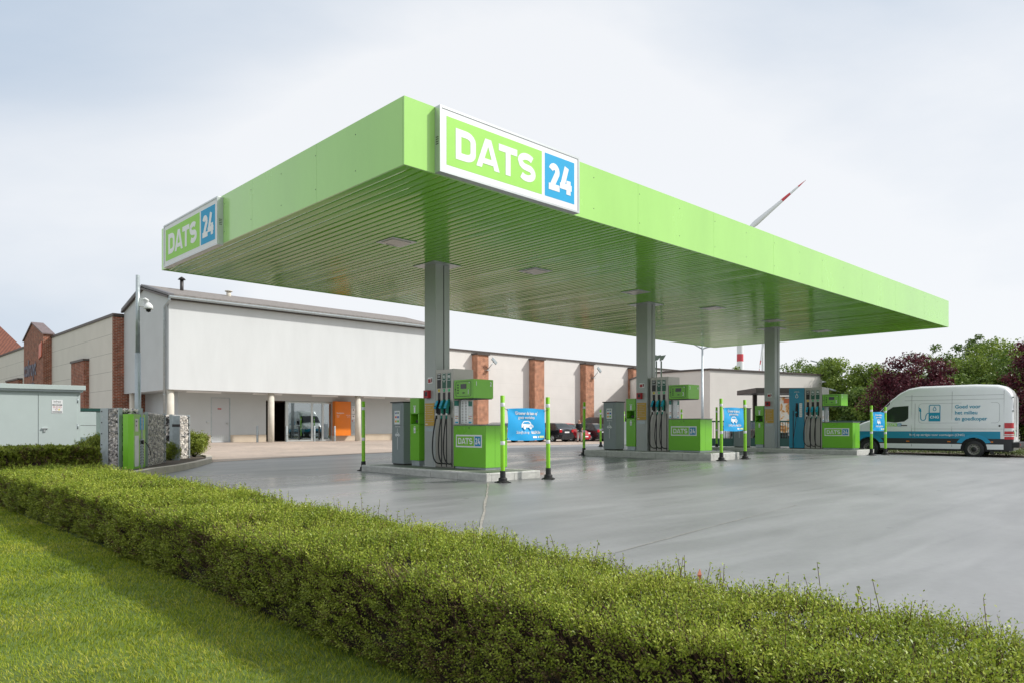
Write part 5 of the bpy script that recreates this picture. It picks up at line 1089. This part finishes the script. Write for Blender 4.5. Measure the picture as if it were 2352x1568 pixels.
for (hx, hy, hz, sx) in ((.14, -.09, .99, -1), (-.215, -.08, .80, 1)):     # small hands: palm and five separate fingers
    mb.box(hx-.02, hx+.02, hy-.04, hy+.03, hz-.05, hz+.02, SKIN, b=.01)
    for k in range(4): mb.tube([(hx-.018+.012*k, hy-.03, hz-.04), (hx-.018+.012*k, hy-.045, hz-.08-.004*(k % 3)), (hx-.018+.012*k, hy-.04, hz-.11-.006*(k in (1, 2)))], [.008, .007, .006], SKIN, 6)
    mb.tube([(hx+.02*sx, hy-.03, hz-.0), (hx+.035*sx, hy-.045, hz-.03), (hx+.036*sx, hy-.05, hz-.06)], [.009, .008, .006], SKIN, 6)
# face
mb.build('hand', pe); mb = MB()
mb.prism([(-.05, 1.60), (-.02, 1.60), (-.035, 1.65)], -.15, -.12, SKIN, 'y')
for x in (-.065, -.005): mb.cyl((x, -.128, 1.655), .008, (x, -.122, 1.655), .008, BLACK, 8)
mb.box(-.055, -.015, -.128, -.12, 1.572, 1.58, RED); mb.build('face', pe)
k = [0, 1, 2, 3, 7, 8, 11, 12]; P2 = [pts[i] for i in k]; P2.append((-.01, -.01, 1.46)); P2.append((0, 0, .84)); P2.append((.265, .0, 1.10)); P2.append((-.24, -.02, 1.02))
skin_body('blouse', P2, [(0, 1), (1, 2), (2, 3), (3, 4), (4, 5), (3, 6), (6, 7), (3, 8), (0, 9), (5, 10), (7, 11)], [.18, .175, .19, .145, .085, .07, .085, .07, .07, .17, .055, .055], BLOUSE, pe)
P3 = [(0, 0, .92), (.105, 0, .84), (.135, -.02, .5), (.15, .01, .10), (-.105, 0, .84), (-.125, -.03, .5), (-.135, 0, .10)]
skin_body('trousers', P3, [(0, 1), (1, 2), (2, 3), (0, 4), (4, 5), (5, 6)], [.155, .12, .095, .075, .12, .095, .075], TROU, pe)
skin_body('hair', [(-.03, -.0, 1.71), (-.035, .02, 1.64), (-.03, .03, 1.56)], [(0, 1), (1, 2)], [.085, .085, .05], HAIRM, pe)
mb = MB()
for x in (.165, -.155): mb.box(x-.045, x+.045, -.2, .06, 0, .075, BLACK, b=.02)
mb.build('shoe', pe)

# ================================================================ STREET FURNITURE
def palisade(label, a, b_, Hh, zbase):
    a = Vector(a); b_ = Vector(b_); d = b_-a; Lg = d.length; t = thing('metal_fence', label, 'fence', (a.x, a.y, zbase), math.atan2(d.y, d.x)); np_ = int(Lg/2.4)+1
    for i in range(np_+1): mb = MB(); x = Lg*i/np_; mb.box(x-.05, x+.05, -.05, .05, -.1, Hh+.02, FGREEN); mb.build('fence_post', t)
    mb = MB(); mb.box(0, Lg, -.022, .022, Hh-.08, Hh, FGREEN); mb.box(0, Lg, -.03, .03, .0, .44, FGREEN); mb.build('rail', t)
    mb = MB(); n_ = int(Lg/.13)
    for i in range(1, n_): x = Lg*i/n_; mb.box(x-.012, x+.012, -.012, .012, .44, Hh-.08, FGREEN)
    mb.build('bar', t)['kind'] = 'stuff'; return t
palisade('dark green barred metal fence running behind the farthest island', (34.2, 22.0), (42.5, 13.4), 1.38, .12)
t = thing('trolley_shelter', 'brown trolley shelter with a flat roof and a large food poster on its side', 'shelter', (39.2, 20.6, .1), math.atan2(-2.0, 2.1))
SHB = mat('shelter_brown', (.055, .042, .036), .5, var=.15)
mb = MB(); mb.box(-.25, 3.2, -.3, 3.2, 3.0, 3.28, SHB, b=.02); mb.build('roof', t)
for x, y in ((.75, .1), (3.0, .1), (.75, 2.9), (3.0, 2.9)): mb = MB(); mb.box(x-.11, x+.11, y-.1, y+.1, 0, 3.0, SHB); mb.build('post', t)
poster = bpy.data.materials.new('poster_print'); poster.use_nodes = True; t_, n_, l_, b_ = nodes(poster); tc = n_.new('ShaderNodeTexCoord'); no = n_.new('ShaderNodeTexNoise'); no.inputs['Scale'].default_value = 2.2; no.inputs['Detail'].default_value = 5; no.inputs['Distortion'].default_value = 1.5
l_.new(tc.outputs['Object'], no.inputs[0]); cr = n_.new('ShaderNodeValToRGB'); e = cr.color_ramp.elements; e[0].position = .38; e[0].color = (.42, .16, .04, 1); e[1].position = .52; e[1].color = (.74, .68, .62, 1); e.new(.45).color = (.75, .42, .16, 1); l_.new(no.outputs[0], cr.inputs[0]); l_.new(cr.outputs[0], b_.inputs['Base Color'])
mb = MB(); mb.box(.9, 3.0, .05, .09, .75, 2.75, poster); mb.box(1.45, 3.0, .03, .049, 2.42, 2.68, mat('poster_header', (.55, .14, .05), .5)); mb.box(.86, 3.04, .091, .12, .7, 2.8, SHB); mb.build('poster', t)
def lamp_post(label, loc, Hh, arms, rz, r=.06):
    t = thing('street_lamp', label, 'street lamp', loc, rz, 'twin armed street lamps'); mb = MB(); mb.cyl((0, 0, 0), r*1.25, (0, 0, Hh*.5), r, GALV, 12); mb.cyl((0, 0, Hh*.5), r, (0, 0, Hh+.15), r*.75, GALV, 12); mb.build('pole', t)
    for dx, dy, dz in arms:
        mb = MB(); mb.tube([(0, 0, Hh-.05), (dx*.6, dy*.6, Hh+dz*.6), (dx, dy, Hh+dz)], r*.6, GALV, 8); am = mb.build('arm', t); mb = MB(); q = Vector((dx, dy, 0)).normalized()
        ang = math.atan2(dy, dx); mb.box(0, .55, -.10, .10, -.05, .05, DARK if r < .09 else GALV, T(dx, dy, Hh+dz) @ Matrix.Rotation(ang, 4, 'Z') @ Matrix.Rotation(R(-12), 4, 'Y'), b=.03); mb.build('lamp_head', am)
    return t
cr_, sr_ = math.sin(YAW), -math.cos(YAW)      # picture-right in world coordinates
A0 = YAW-R(90)
lamp_post('tallest twin armed lamp post before the annex, top just under the canopy', (49.0, 30.3, .0), 7.1, ((-1.1, -.3, .45), (.6, -.1, .12)), A0, .09)
lamp_post('distant twin armed lamp post against the trees above the blue dispenser', (80.17, 33.96, 0), 7.6, ((-1.6, -.3, .6), (1.3, .3, .35)), A0, .10)
lamp_post('lower twin armed lamp post right of the pump 5 display', (63.11, 25.38, 0), 4.0, ((-1.3, 0, .35), (1.9, 0, .42)), A0, .11)
t = thing('vent_pipes', 'three grey tank vent pipes with slanted caps behind the middle column', 'vent pipes', (27.5, 19.35, .25), A0)
for x in (-.17, .0, .19):
    mb = MB(); mb.cyl((x*1.15, 0, 0), .035, (x*1.15, 0, 3.85), .035, COLM, 10); mb.prism([(x*1.15-.06, 3.85), (x*1.15+.07, 3.9), (x*1.15+.20, 4.12), (x*1.15-.07, 4.08)], -.07, .07, GALV, 'y'); mb.build('pipe', t)
t = thing('litter_drum', 'dark green round litter bin showing above the middle pump cabinet', 'litter bin', (26.08, 16.56, .24), 0)
mb = MB(); mb.lathe([(.0, .0), (.27, .0), (.29, .9), (.29, 1.12), (.0, 1.12)], FGREEN, 24); mb.build('drum', t)
for a in (-115, -60, 10): mb = MB(); mb.lathe([(.292, .86), (.294, .87), (.294, 1.10), (.292, 1.11)], BLACK, 24); mb.build('rim_band', t); break
t = thing('utility_cabinet', 'white utility cabinet seen between the middle payment column and green bin', 'cabinet', (28.92, 22.15, .2), A0); mb = MB(); mb.box(-.16, .30, 0, .4, .12, 1.22, WHITE, b=.01); mb.box(.06, .066, -.003, 0, .15, 1.2, GREYL); mb.build('housing', t); mb = MB(); mb.box(-.2, .34, -.02, .42, 0, .12, KERBI); mb.build('plinth', t)

# ================================================================ WIND TURBINES
TW = mat('turbine_white', (.78, .80, .82), .4); TR = mat('turbine_red', (.62, .06, .08), .4)
def turbine(label, loc, hub, R_, ang0, rt, band):
    t = thing('wind_turbine', label, 'wind turbine', (loc[0], loc[1], 0), A0, 'wind turbines on the horizon')
    mb = MB(); zs = [0]+list(band)+[hub-1.5]; mt = TW
    for a, b_ in zip(zs[:-1], zs[1:]):
        ra_ = lambda z: rt*(1-.35*z/hub); mb.cyl((0, 0, a), ra_(a), (0, 0, b_), ra_(b_), mt, 24, False); mt = TR if mt is TW else TW
    mb.build('tower', t); mb = MB(); mb.box(-1.7, 1.7, -3.2, 5, hub-1.7, hub+1.7, TW, b=.6); mb.build('nacelle', t); mb = MB(); mb.lathe([(0, -5.4), (.8, -5.1), (1.5, -4.2), (1.6, -3.2)], TW, 20, T(0, 0, hub), 'y'); mb.build('hub', t)
    for k in range(3):
        a = R(ang0+120*k); M = T(0, -4.2, hub) @ Matrix.Rotation(-a, 4, 'Y'); mb = MB(); S_ = [(0, .7), (.06, .7), (.2, 1.55), (.35, 1.3), (.55, .95), (.62, .85), (.75, .66), (.88, .46), (1.0, .05)]
        f = R_/38.8
        for (a0, c0), (a1, c1) in zip(S_[:-1], S_[1:]):
            m_ = TR if (a0 >= .86 or .6 < a0 < .7) else TW
            vs = []
            for q, c_ in ((a0, c0*f), (a1, c1*f)): vs += [(q*R_, -.25*c_, -.62*c_), (q*R_, .0, -.9*c_), (q*R_, .25*c_, 0), (q*R_, .1*c_, .8*c_), (q*R_, -.15*c_, .8*c_)]
            mb.add(vs, [(i, (i+1) % 5, 5+(i+1) % 5, 5+i) for i in range(5)], m_, True, M)
        mb.build('blade', t)
    return t
turbine('near wind turbine with red and white blade rising above the canopy edge', (320.34, 177.73), 91.4, 38.8, 40.5, 1.75, (32.2, 35.7))
turbine('far thin wind turbine beside the farthest canopy column', (843.67, 437.9), 106.5, 40, 21, 1.9, ())
# ================================================================ VEGETATION
rng = np.random.default_rng(11)
LEAF_H = leafmat('hedge_leaf', [(.08, .10, .018), (.18, .23, .03), (.31, .37, .045), (.46, .48, .09)], .22, .45, 2.4)
LEAF_Y = leafmat('lit_young_hedge_leaf', [(.09, .14, .02), (.22, .31, .035), (.40, .47, .055), (.58, .58, .16)], .32, .42, 2.0)  # young top growth; the sunlit tone of the top is put into the colour
LEAF_Z = leafmat('lit_newest_hedge_leaf', [(.20, .26, .03), (.38, .44, .06), (.54, .56, .10)], .35, .4, 2.0)  # palest top sprigs, sunlit tone in the colour as well
LEAF_B = leafmat('bronze_hedge_leaf', [(.06, .04, .02), (.13, .09, .035), (.20, .16, .05)], .15, .5, 2.0)
LEAF_T = [leafmat('tree_leaf', [(.03, .065, .014), (.08, .145, .024), (.16, .24, .045), (.24, .31, .06)], .25, .5, .45), leafmat('tree_leaf_light', [(.05, .095, .016), (.13, .20, .03), (.24, .33, .05), (.34, .40, .08)], .3, .5, .45),
          leafmat('copper_leaf', [(.03, .007, .012), (.07, .014, .024), (.13, .026, .038), (.18, .045, .045)], .2, .45, .5)]
BARK = mat('bark', (.05, .04, .03), .9, var=.3, vscale=6); TWIG = mat('twig', (.12, .065, .05), .8, var=.3, vscale=20)
def leaves(P, size, Nrm, aspect=.5, fold=.15):
    """One folded four-cornered leaf per point: P (n,3), size (n,), Nrm (n,3) preferred facing."""
    n = len(P); a = rng.normal(size=(n, 3)); a -= (a*Nrm).sum(1, keepdims=True)*Nrm; a /= np.linalg.norm(a, axis=1, keepdims=True)+1e-9; b = np.cross(Nrm, a); s = size[:, None]
    v = np.stack([P-a*s*.5, P+b*s*aspect*.5+Nrm*s*fold, P+a*s*.5, P-b*s*aspect*.5+Nrm*s*fold], 1).reshape(-1, 3)
    return v, np.arange(4*n).reshape(-1, 4)
def unit(v): return v/(np.linalg.norm(v, axis=1, keepdims=True)+1e-9)
def vnoise(x, y, seed=0, f=1.):
    r_ = np.random.default_rng(seed); s = 0
    for i in range(7):
        k = r_.normal(size=2)*f*(1+i*.45); s = s+np.sin(x*k[0]+y*k[1]+r_.uniform(0, 6.28))/(1+i*.3)
    return s/3.0
def tubes(segs, r0, r1, sides=3):
    """Many thin straight twigs at once: segs (n,2,3)."""
    A, B = segs[:, 0], segs[:, 1]; d = unit(B-A); h = unit(np.cross(d, np.array([.3, .5, .8]))); g = np.cross(d, h); V = []
    for P, r_ in ((A, r0), (B, r1)):
        for k in range(sides): a = 2*math.pi*k/sides; V.append(P+(h*math.cos(a)+g*math.sin(a))*np.asarray(r_).reshape(-1, 1))
    V = np.stack(V, 1); n = len(A); F = []
    for k in range(sides): F.append(np.stack([np.arange(n)*2*sides+k, np.arange(n)*2*sides+(k+1) % sides, np.arange(n)*2*sides+sides+(k+1) % sides, np.arange(n)*2*sides+sides+k], 1))
    return V.reshape(-1, 3), np.concatenate(F)

def hedge(name, label, u0f, u1f, v0, v1, top, dens, lsz, faces=('top', 'near', 'far'), shoots=300, patch=.5, seed=1, axis='v', loc=(0, 0, 0), rz=0., zg=.02, lit_top=True):
    """Clipped hedge along local y. u0f/u1f give both faces as functions of y; leaf size and density fall off with distance."""
    t = thing(name, label, 'hedge', loc, rz); r_ = np.random.default_rng(seed)
    O = []; D = []; Ln = []
    for fc in faces:
        span = top if fc in ('near', 'far') else 1.2
        n = int((v1-v0)*span*dens); v = v0+(v1-v0)*r_.random(n)
        if axis == 'v': v = v[r_.random(n) < 1/(1+np.maximum(0, v-3.2)*.16)]; n = len(v)
        a = r_.random(n); u0, u1 = u0f(v), u1f(v); wob = .05*vnoise(v, v*.3, seed, 2.2)+.03*vnoise(v, v, seed+3, 6)
        if fc == 'top':
            u = u0-.02+(u1-u0+.04)*a; edge = np.exp(-np.minimum(u-u0+.02, u1-u+.02)/.05)
            z = top+.048*vnoise(u, v, seed+1, 2.4)+.030*vnoise(u, v, seed+2, 9)+.022*vnoise(u, v, seed+31, 26)-.05*edge-.055; p = np.stack([u, v, z], 1); bare = vnoise(u, v, seed+5, 3.4) > 1.15-patch*.3+.4*r_.random(n)
            d = np.stack([r_.normal(0, .42, n)+np.where(u > (u0+u1)/2, .4, -.4)*edge, r_.normal(0, .42, n), np.ones(n)], 1)
        else:
            sg = -1 if fc == 'near' else 1; z = .02+(top-.06)*a**.9; cav = np.clip(vnoise(v*1.1, z*2.4, seed+13, 4.5)-.2, 0, 1)*.17
            u = (u0 if fc == 'near' else u1)+sg*(wob*.8+.04*np.sin(np.pi*z/top)+.04*vnoise(v, z*1.5, seed+7, 7)+.022*vnoise(v, z, seed+32, 26)-cav-.055); p = np.stack([u, v, z], 1)
            bare = vnoise(v, z*1.6, seed+9, 3.4)*(.55+.7*z/top) > .85-patch*.5+.5*r_.random(n); d = np.stack([sg*np.ones(n)*.9, r_.normal(0, .5, n), r_.normal(.55, .45, n)], 1)
        ok = ~bare; O.append(p[ok]); D.append(unit(d[ok])); Ln.append((.035+.045*r_.random(n)**1.6+.03*(r_.random(n) < .04))[ok])
    O = np.concatenate(O); D = np.concatenate(D); Ln = np.concatenate(Ln); ns = len(O); dist = np.hypot(O[:, 0]+loc[0], O[:, 1]+loc[1]); sc_ = 1+np.maximum(0, dist-3.)*.12
    k = 9; tt_ = np.linspace(.12, 1, k); side = unit(np.cross(D, r_.normal(size=(ns, 3)))); side2 = np.cross(D, side)
    ph = (np.arange(k)*2.4)[None, :]; off = side[:, None]*np.cos(ph)[..., None]+side2[:, None]*np.sin(ph)[..., None]
    lf = lsz*sc_[:, None]*(.75+.5*r_.random((ns, k)))*(1.05-.35*tt_)[None]
    bend = np.array([0, 0, .25])[None, None]*(tt_**2)[None, :, None]*Ln[:, None, None]
    P = (O[:, None]+D[:, None]*(tt_[None, :]*Ln[:, None])[..., None]+bend+off*(lf*.45)[..., None]).reshape(-1, 3)
    ax = unit((off*.75+D[:, None]*.8+r_.normal(0, .25, (ns, k, 3))).reshape(-1, 3)); nr = unit(np.cross(ax, np.cross(np.repeat(D, k, 0)+np.array([0, 0, .6]), ax))+r_.normal(0, .22, (ns*k, 3))); bb = unit(np.cross(nr, ax)); s3 = lf.reshape(-1, 1)
    LV = np.stack([P-ax*s3*.5, P+bb*s3*.24+nr*s3*.10, P+ax*s3*.5, P-bb*s3*.24+nr*s3*.10], 1).reshape(-1, 3)
    yb = np.repeat((O[:, 2] > top-.14+.05*r_.normal(size=ns)) & (r_.random(ns) < .82), k) if lit_top else np.zeros(ns*k, bool)  # sprigs near the top take the leaf colours that carry the sunlit tone
    tcol = np.repeat(.8*vnoise(O[:, 0], O[:, 1], seed+21, 2.5)+.7*vnoise(O[:, 0], O[:, 1]+O[:, 2], seed+22, 22)+r_.normal(0, .5, ns), k); Yg = np.where(yb, np.where(tcol > .9, 2, 1), np.where(tcol < -.8, 3, 0)); LF = np.arange(4*len(P)).reshape(-1, 4)
    SV, SF = tubes(np.stack([O, O+D*Ln[:, None]], 1)[r_.random(ns) < .5], .0013, .0006)
    P = np.zeros((0, 3)); Nn = np.zeros((0, 3)); Sz = np.zeros(0)
    # shoots: thin upright twigs set with paired leaves
    if shoots:
        sv = v0+(v1-v0)*r_.random(shoots)**1.0; e = r_.random(shoots); uu = np.where(e < .55, u1f(sv)-.08*r_.random(shoots), u0f(sv)+(u1f(sv)-u0f(sv))*r_.random(shoots)); hh = .03+.07*r_.random(shoots)**2+.05*(r_.random(shoots) < .06)
        A = np.stack([uu, sv, np.full(shoots, top-.06)], 1); B = A+np.stack([r_.normal(0, .02, shoots), r_.normal(0, .03, shoots), hh+.05], 1)
        V1, F1 = tubes(np.stack([A, B], 1), .0022, .0010); k = 9; tt_ = np.linspace(.35, 1, k); q = (A[:, None]+(B-A)[:, None]*tt_[None, :, None]).reshape(-1, 3)+r_.normal(0, .007, (shoots*k, 3))
        P = np.concatenate([P, q]); Nn = np.concatenate([Nn, unit(r_.normal(size=(len(q), 3))+np.array([0, 0, .5]))]); dq = np.hypot(q[:, 0]+loc[0], q[:, 1]+loc[1]); Yg = np.concatenate([Yg, np.full(len(q), 1 if lit_top else 0)]); Sz = np.concatenate([Sz, lsz*(.7+.4*r_.random(len(q)))*(1+np.maximum(0, dq-3.5)*.08)])
    v, f = leaves(P, Sz, Nn); o = fast('foliage', np.concatenate([LV, v]), np.concatenate([LF, f+len(LV)]), [LEAF_H, LEAF_Y, LEAF_Z, LEAF_B], Yg.astype(int), t)
    # woody inside: dense bare twigs and a dark, lumpy core
    n = int((v1-v0)*1400); sv = v0+(v1-v0)*r_.random(n); ua = u0f(sv)+(u1f(sv)-u0f(sv))*r_.random(n); side = r_.random(n) < .5; ua = np.where(side, u0f(sv)+.12*r_.random(n), ua)
    A = np.stack([ua+.1, sv, top*.15+top*.5*r_.random(n)], 1); D = np.stack([np.where(side, -.6, .0)+r_.normal(0, .35, n), r_.normal(0, .45, n), .9+.3*r_.random(n)], 1); Lg = .12+.16*r_.random(n); B = A+unit(D)*Lg[:, None]
    B[:, 2] = np.minimum(B[:, 2], top-.015); B[:, 0] = np.clip(B[:, 0], u0f(sv)-.02, u1f(sv)+.02); V1b, F1b = tubes(np.stack([A, B], 1), .0032, .0014)
    if shoots: V1b, F1b = np.concatenate([V1, V1b]), np.concatenate([F1, F1b+len(V1)])
    V1b, F1b = np.concatenate([SV, V1b]), np.concatenate([SF, F1b+len(SV)])
    fast('twig', V1b, F1b, TWIG, None, t)
    ys = np.linspace(v0+.02, v1-.02, 120); mb = MB(); vs = []; 
    for y in ys:
        a_, b_ = float(u0f(np.array(y)))+.09, float(u1f(np.array(y)))-.08; zt_ = top-.10+.035*float(vnoise(np.array(y), np.array(y*.7), seed+1, 2.6)); vs += [(a_, y, zg-.02), (a_+.0, y, zt_*.7), (a_+.05, y, zt_), (b_-.05, y, zt_), (b_, y, zt_*.7), (b_, y, zg-.02)]
    fs = [(6*i+j, 6*i+j+1, 6*i+j+7, 6*i+j+6) for i in range(len(ys)-1) for j in range(5)]+[tuple(range(6)), tuple(range(6*len(ys)-6, 6*len(ys)))]
    mb.add(vs, fs, mat('hedge_core', (.030, .022, .014), .95, var=.5, vscale=30)); mb.build('core', t); return t
near_face = lambda v: 1.98-.05*np.sin(v*.45)
far_face = lambda v: np.interp(v, [-2, 0, 2, 4.3, 5.8, 8.5, 13.4], [2.66, 2.68, 2.76, 2.92, 2.98, 3.15, 3.4])
hedge('clipped_hedge', 'long low clipped box hedge sweeping across the foreground beside the lawn', near_face, far_face, -1.9, 13.2, .525, 2700, .0165, shoots=500, patch=1.05, seed=4)
hedge('clipped_hedge', 'darker low hedge in front of the pale steel cabin at the left edge', lambda v: -3.4+0*v, lambda v: -2.2+0*v, -4.5, 4.1, .70, 700, .026, shoots=60, patch=.1, seed=9, axis='n', loc=(1.55, 14.9, 0), rz=R(-72), lit_top=False)

def bush(label, loc, rad, h, mtl, n, lsz, name='shrub'):
    t = thing(name, label, 'shrub', loc); cl = rng.normal(size=(70, 3)); cl = unit(cl)*np.array([rad, rad, h*.5])*rng.uniform(.5, .82, (70, 1)); cl[:, 2] = cl[:, 2]*.9+h*.46; k = rng.integers(0, 70, n); P = cl[k]+rng.normal(0, 1, (n, 3))*np.array([rad*.13, rad*.13, h*.07]); P = P[P[:, 2] > .02]
    v, f = leaves(P, lsz*(.7+.6*rng.random(len(P))), unit(rng.normal(size=(len(P), 3))+unit(P-np.array([0, 0, h*.4]))*1.2)); fast('foliage', v, f, mtl, None, t)
    S0 = np.stack([np.tile(np.array([[0, 0, 0.]]), (14, 1)), cl[:14]*.9], 1); V, F = tubes(S0, .015, .006, 5); fast('stem', V, F, BARK, None, t); return t
bush('round clipped bush at the right end of the gabion row', (9.35, 25.0, .15), .52, 1.0, LEAF_H, 14000, .045)
bush('round bush between the steel cabin and the first gabion', (5.75, 22.2, .1), .55, .95, LEAF_H, 14000, .045)
bush('dark bush low behind the left gabion base', (4.7, 20.6, .1), .5, .62, LEAF_H, 5000, .045)
bush('small bush in the gap between the two right gabions', (7.9, 22.9, .1), .30, .75, LEAF_H, 3000, .045)
bush('flowering shrub behind the green fence right of the farthest column', (41.0, 16.9, .1), .9, 1.15, LEAF_T[1], 6000, .07)
bush('sparse shrub behind the green fence near the blue dispenser', (42.6, 16.0, .1), .9, 1.0, LEAF_T[1], 5000, .07)

def tree(label, loc, Hh, rad, mt, n=9000, lsz=.20, crown0=.22, ncl=80, cat='tree', seed=1, flat=1.):
    global rng
    t = thing('tree', label, cat, loc); r_ = np.random.default_rng(seed); zc = Hh*(crown0+1)/2; hz = Hh*(1-crown0)/2
    cl = unit(r_.normal(size=(ncl, 3)))*(r_.uniform(.35, 1.0, (ncl, 1))**.6)*np.array([rad, rad, hz*flat]); wv = 1+.22*np.sin(cl[:, :1]*2.1+seed)*np.cos(cl[:, 1:2]*1.7+seed*2); cl = cl*wv; cl[:, 2] += zc
    cs = rad*.21*(.6+.9*r_.random(ncl)); k = r_.integers(0, ncl, n); P = cl[k]+unit(r_.normal(size=(n, 3)))*(cs[k]*(r_.random(n)**.45))[:, None]*np.array([1.15, 1.15, .85])
    Nn = unit(r_.normal(size=(n, 3))*.8+unit(P-cl[k])*.9+np.array([0, 0, .35])); v, f = leaves(P, lsz*(.6+.8*r_.random(n)), Nn, .6, .12); fast('crown', v, f, mt, None, t)
    mb = MB(); mb.tube([(0, 0, -.1), (.05, .02, Hh*.25), (-.05, .05, Hh*.5), (.0, 0, Hh*.8)], [Hh*.03, Hh*.022, Hh*.015, Hh*.004], BARK, 8); mb.build('trunk', t)
    nb = 26; A = np.stack([np.zeros(nb), np.zeros(nb), r_.uniform(Hh*.2, Hh*.65, nb)], 1); V, F = tubes(np.stack([A, cl[:nb]], 1), Hh*.009, Hh*.002, 5); fast('limb', V, F, BARK, None, t); return t
TR_ = [('broad mid-green tree behind the pump 5 display, left of the row', 72.0, 32.0, 7.9, 3.3, 0), ('tall light green tree standing behind the low lamp post', 65.5, 26.6, 7.2, 2.9, 1), ('light green tree next left of the big copper tree', 64.8, 23.6, 6.6, 2.8, 1),
       ('dark green tree at the far left of the tree row behind the annex corner', 79.5, 35.8, 8.4, 2.8, 0), ('green round tree rising behind the van roof, left of centre', 78.5, 22.6, 9.0, 3.4, 0), ('dark tree rising highest behind the van roof', 80.5, 20.6, 9.6, 3.0, 0),
       ('yellow-green tree behind the middle of the van roof', 68.5, 16.6, 7.6, 3.3, 1), ('yellow-green loose tree behind the rear of the van roof', 66.5, 13.5, 7.6, 3.0, 1), ('dark green tree at the right edge beyond the copper tree', 60.0, 11.0, 7.0, 3.2, 0),
       ('low green tree filling the gap below the lamp posts', 60.5, 22.5, 4.6, 2.4, 0), ('green understorey tree behind the van nose', 56.5, 19.0, 4.4, 2.3, 1), ('green understorey tree behind the van cab', 58.0, 15.8, 5.0, 2.6, 0), ('tree beyond the copper tree, right of the van roof', 60.0, 12.0, 6.0, 2.8, 1), ('green tree just beyond the right edge behind the van', 56.0, 6.0, 7.2, 3.0, 1)]
for i, (lb, x, y, h_, r_, k) in enumerate(TR_): tree(lb, (x, y, -.1), h_, r_, LEAF_T[k], 17000, .20, .10, 110, seed=20+i)['group'] = 'trees behind the van'
tree('large dark red copper tree behind the front half of the van', (51.8, 16.6, -.1), 5.9, 2.6, LEAF_T[2], 17000, .15, .15, 120, seed=61)
tree('dark red copper tree at the right edge of the photo', (50.4, 8.9, -.1), 6.5, 2.2, LEAF_T[2], 12000, .15, .15, 100, seed=62)
tree('small treetop showing over the annex roof edge', (68.0, 38.8, 0), 7.9, 2.0, LEAF_T[1], 4500, .20, .2, 40, seed=71)
tree('tiny treetop showing between brick pier and annex', (74, 52.5, 0), 8.3, 1.6, LEAF_T[1], 3000, .2, .2, 30, seed=72)
# ground cover beyond the van
n = 42000; x = 31.5+rng.random(n)*9; y = -3+rng.random(n)*18; ok = x > np.interp(y, [-3, 4.5, 6.9, 9, 11.4, 13.5, 15], [30.6, 31.95, 32.95, 33.25, 33.55, 33.4, 33.4]); x, y = x[ok], y[ok]; n = len(x)
P = np.stack([x, y, .07+.16*rng.random(n)*(.6+.5*np.abs(vnoise(x, y, 3, 1.2)))], 1); v, f = leaves(P, .055*(.6+.8*rng.random(n)), unit(rng.normal(size=(n, 3))+np.array([0, 0, 1.0])), .6); o = fast('ground_cover', v, f, leafmat('cover_leaf', [(.03, .06, .012), (.08, .12, .03), (.16, .2, .06), (.4, .4, .28)], .25, .45, 3)); struct(o, 'stuff')
# lawn blades
def blades(n, x0, x1, y0, y1, ln, seed):
    r_ = np.random.default_rng(seed); x = x0+(x1-x0)*r_.random(n); y = y0+(y1-y0)*r_.random(n); d = np.hypot(x, y); ok = (x < 2.02) & (r_.random(n) < np.clip(1.25/(1+np.maximum(0, d-3)*.28), 0, 1)); x, y, d = x[ok], y[ok], d[ok]; n = len(x)
    z = .022+.012*np.sin(x*1.3)*np.cos(y*.9); P = np.stack([x, y, z], 1); a = r_.uniform(0, 6.28, n); lean = r_.normal(0, .55, (n, 2))+np.stack([vnoise(x, y, 5, 3), vnoise(x, y, 6, 3)], 1)*.5
    k = (1+np.maximum(0, d-3)*.16); h_ = ln*(.5+.7*r_.random(n))*(1+.25*vnoise(x, y, 8, 1.6)); w_ = .0017*k; s = np.stack([np.cos(a), np.sin(a), 0*a], 1)*w_[:, None]
    mid = P+np.stack([lean[:, 0]*h_*.35, lean[:, 1]*h_*.35, h_*.6], 1); tip = P+np.stack([lean[:, 0]*h_, lean[:, 1]*h_, h_*.95], 1); V = np.stack([P-s, P+s, mid+s*.7, tip, mid-s*.7], 1).reshape(-1, 3)
    b = np.arange(n)*5; F = np.concatenate([np.stack([b, b+1, b+2], 1), np.stack([b, b+2, b+4], 1), np.stack([b+4, b+2, b+3], 1)]); return V, F
V, F = blades(900000, -7, 2.1, 1.2, 12.5, .021, 5); GR = leafmat('grass_blade', [(.06, .11, .010), (.19, .27, .018), (.38, .42, .035), (.66, .56, .20)], .3, .75, 1.1); o = fast('grass', V, F, GR); struct(o, 'stuff')
# a fallen leaf caught in the hedge
t = thing('dead_leaf', 'single curled reddish leaf lying on top of the foreground hedge', 'leaf', (2.60, 1.62, .545), .4); mb = MB(); mb.add([(0, 0, -.02), (.012, .01, .015), (.006, .0, .036), (-.012, .008, .012), (0, -.008, .012)], [(0, 1, 4), (1, 2, 4), (2, 3, 4), (3, 0, 4)], mat('dry_leaf', (.45, .16, .09), .6)); mb.build('blade', t)
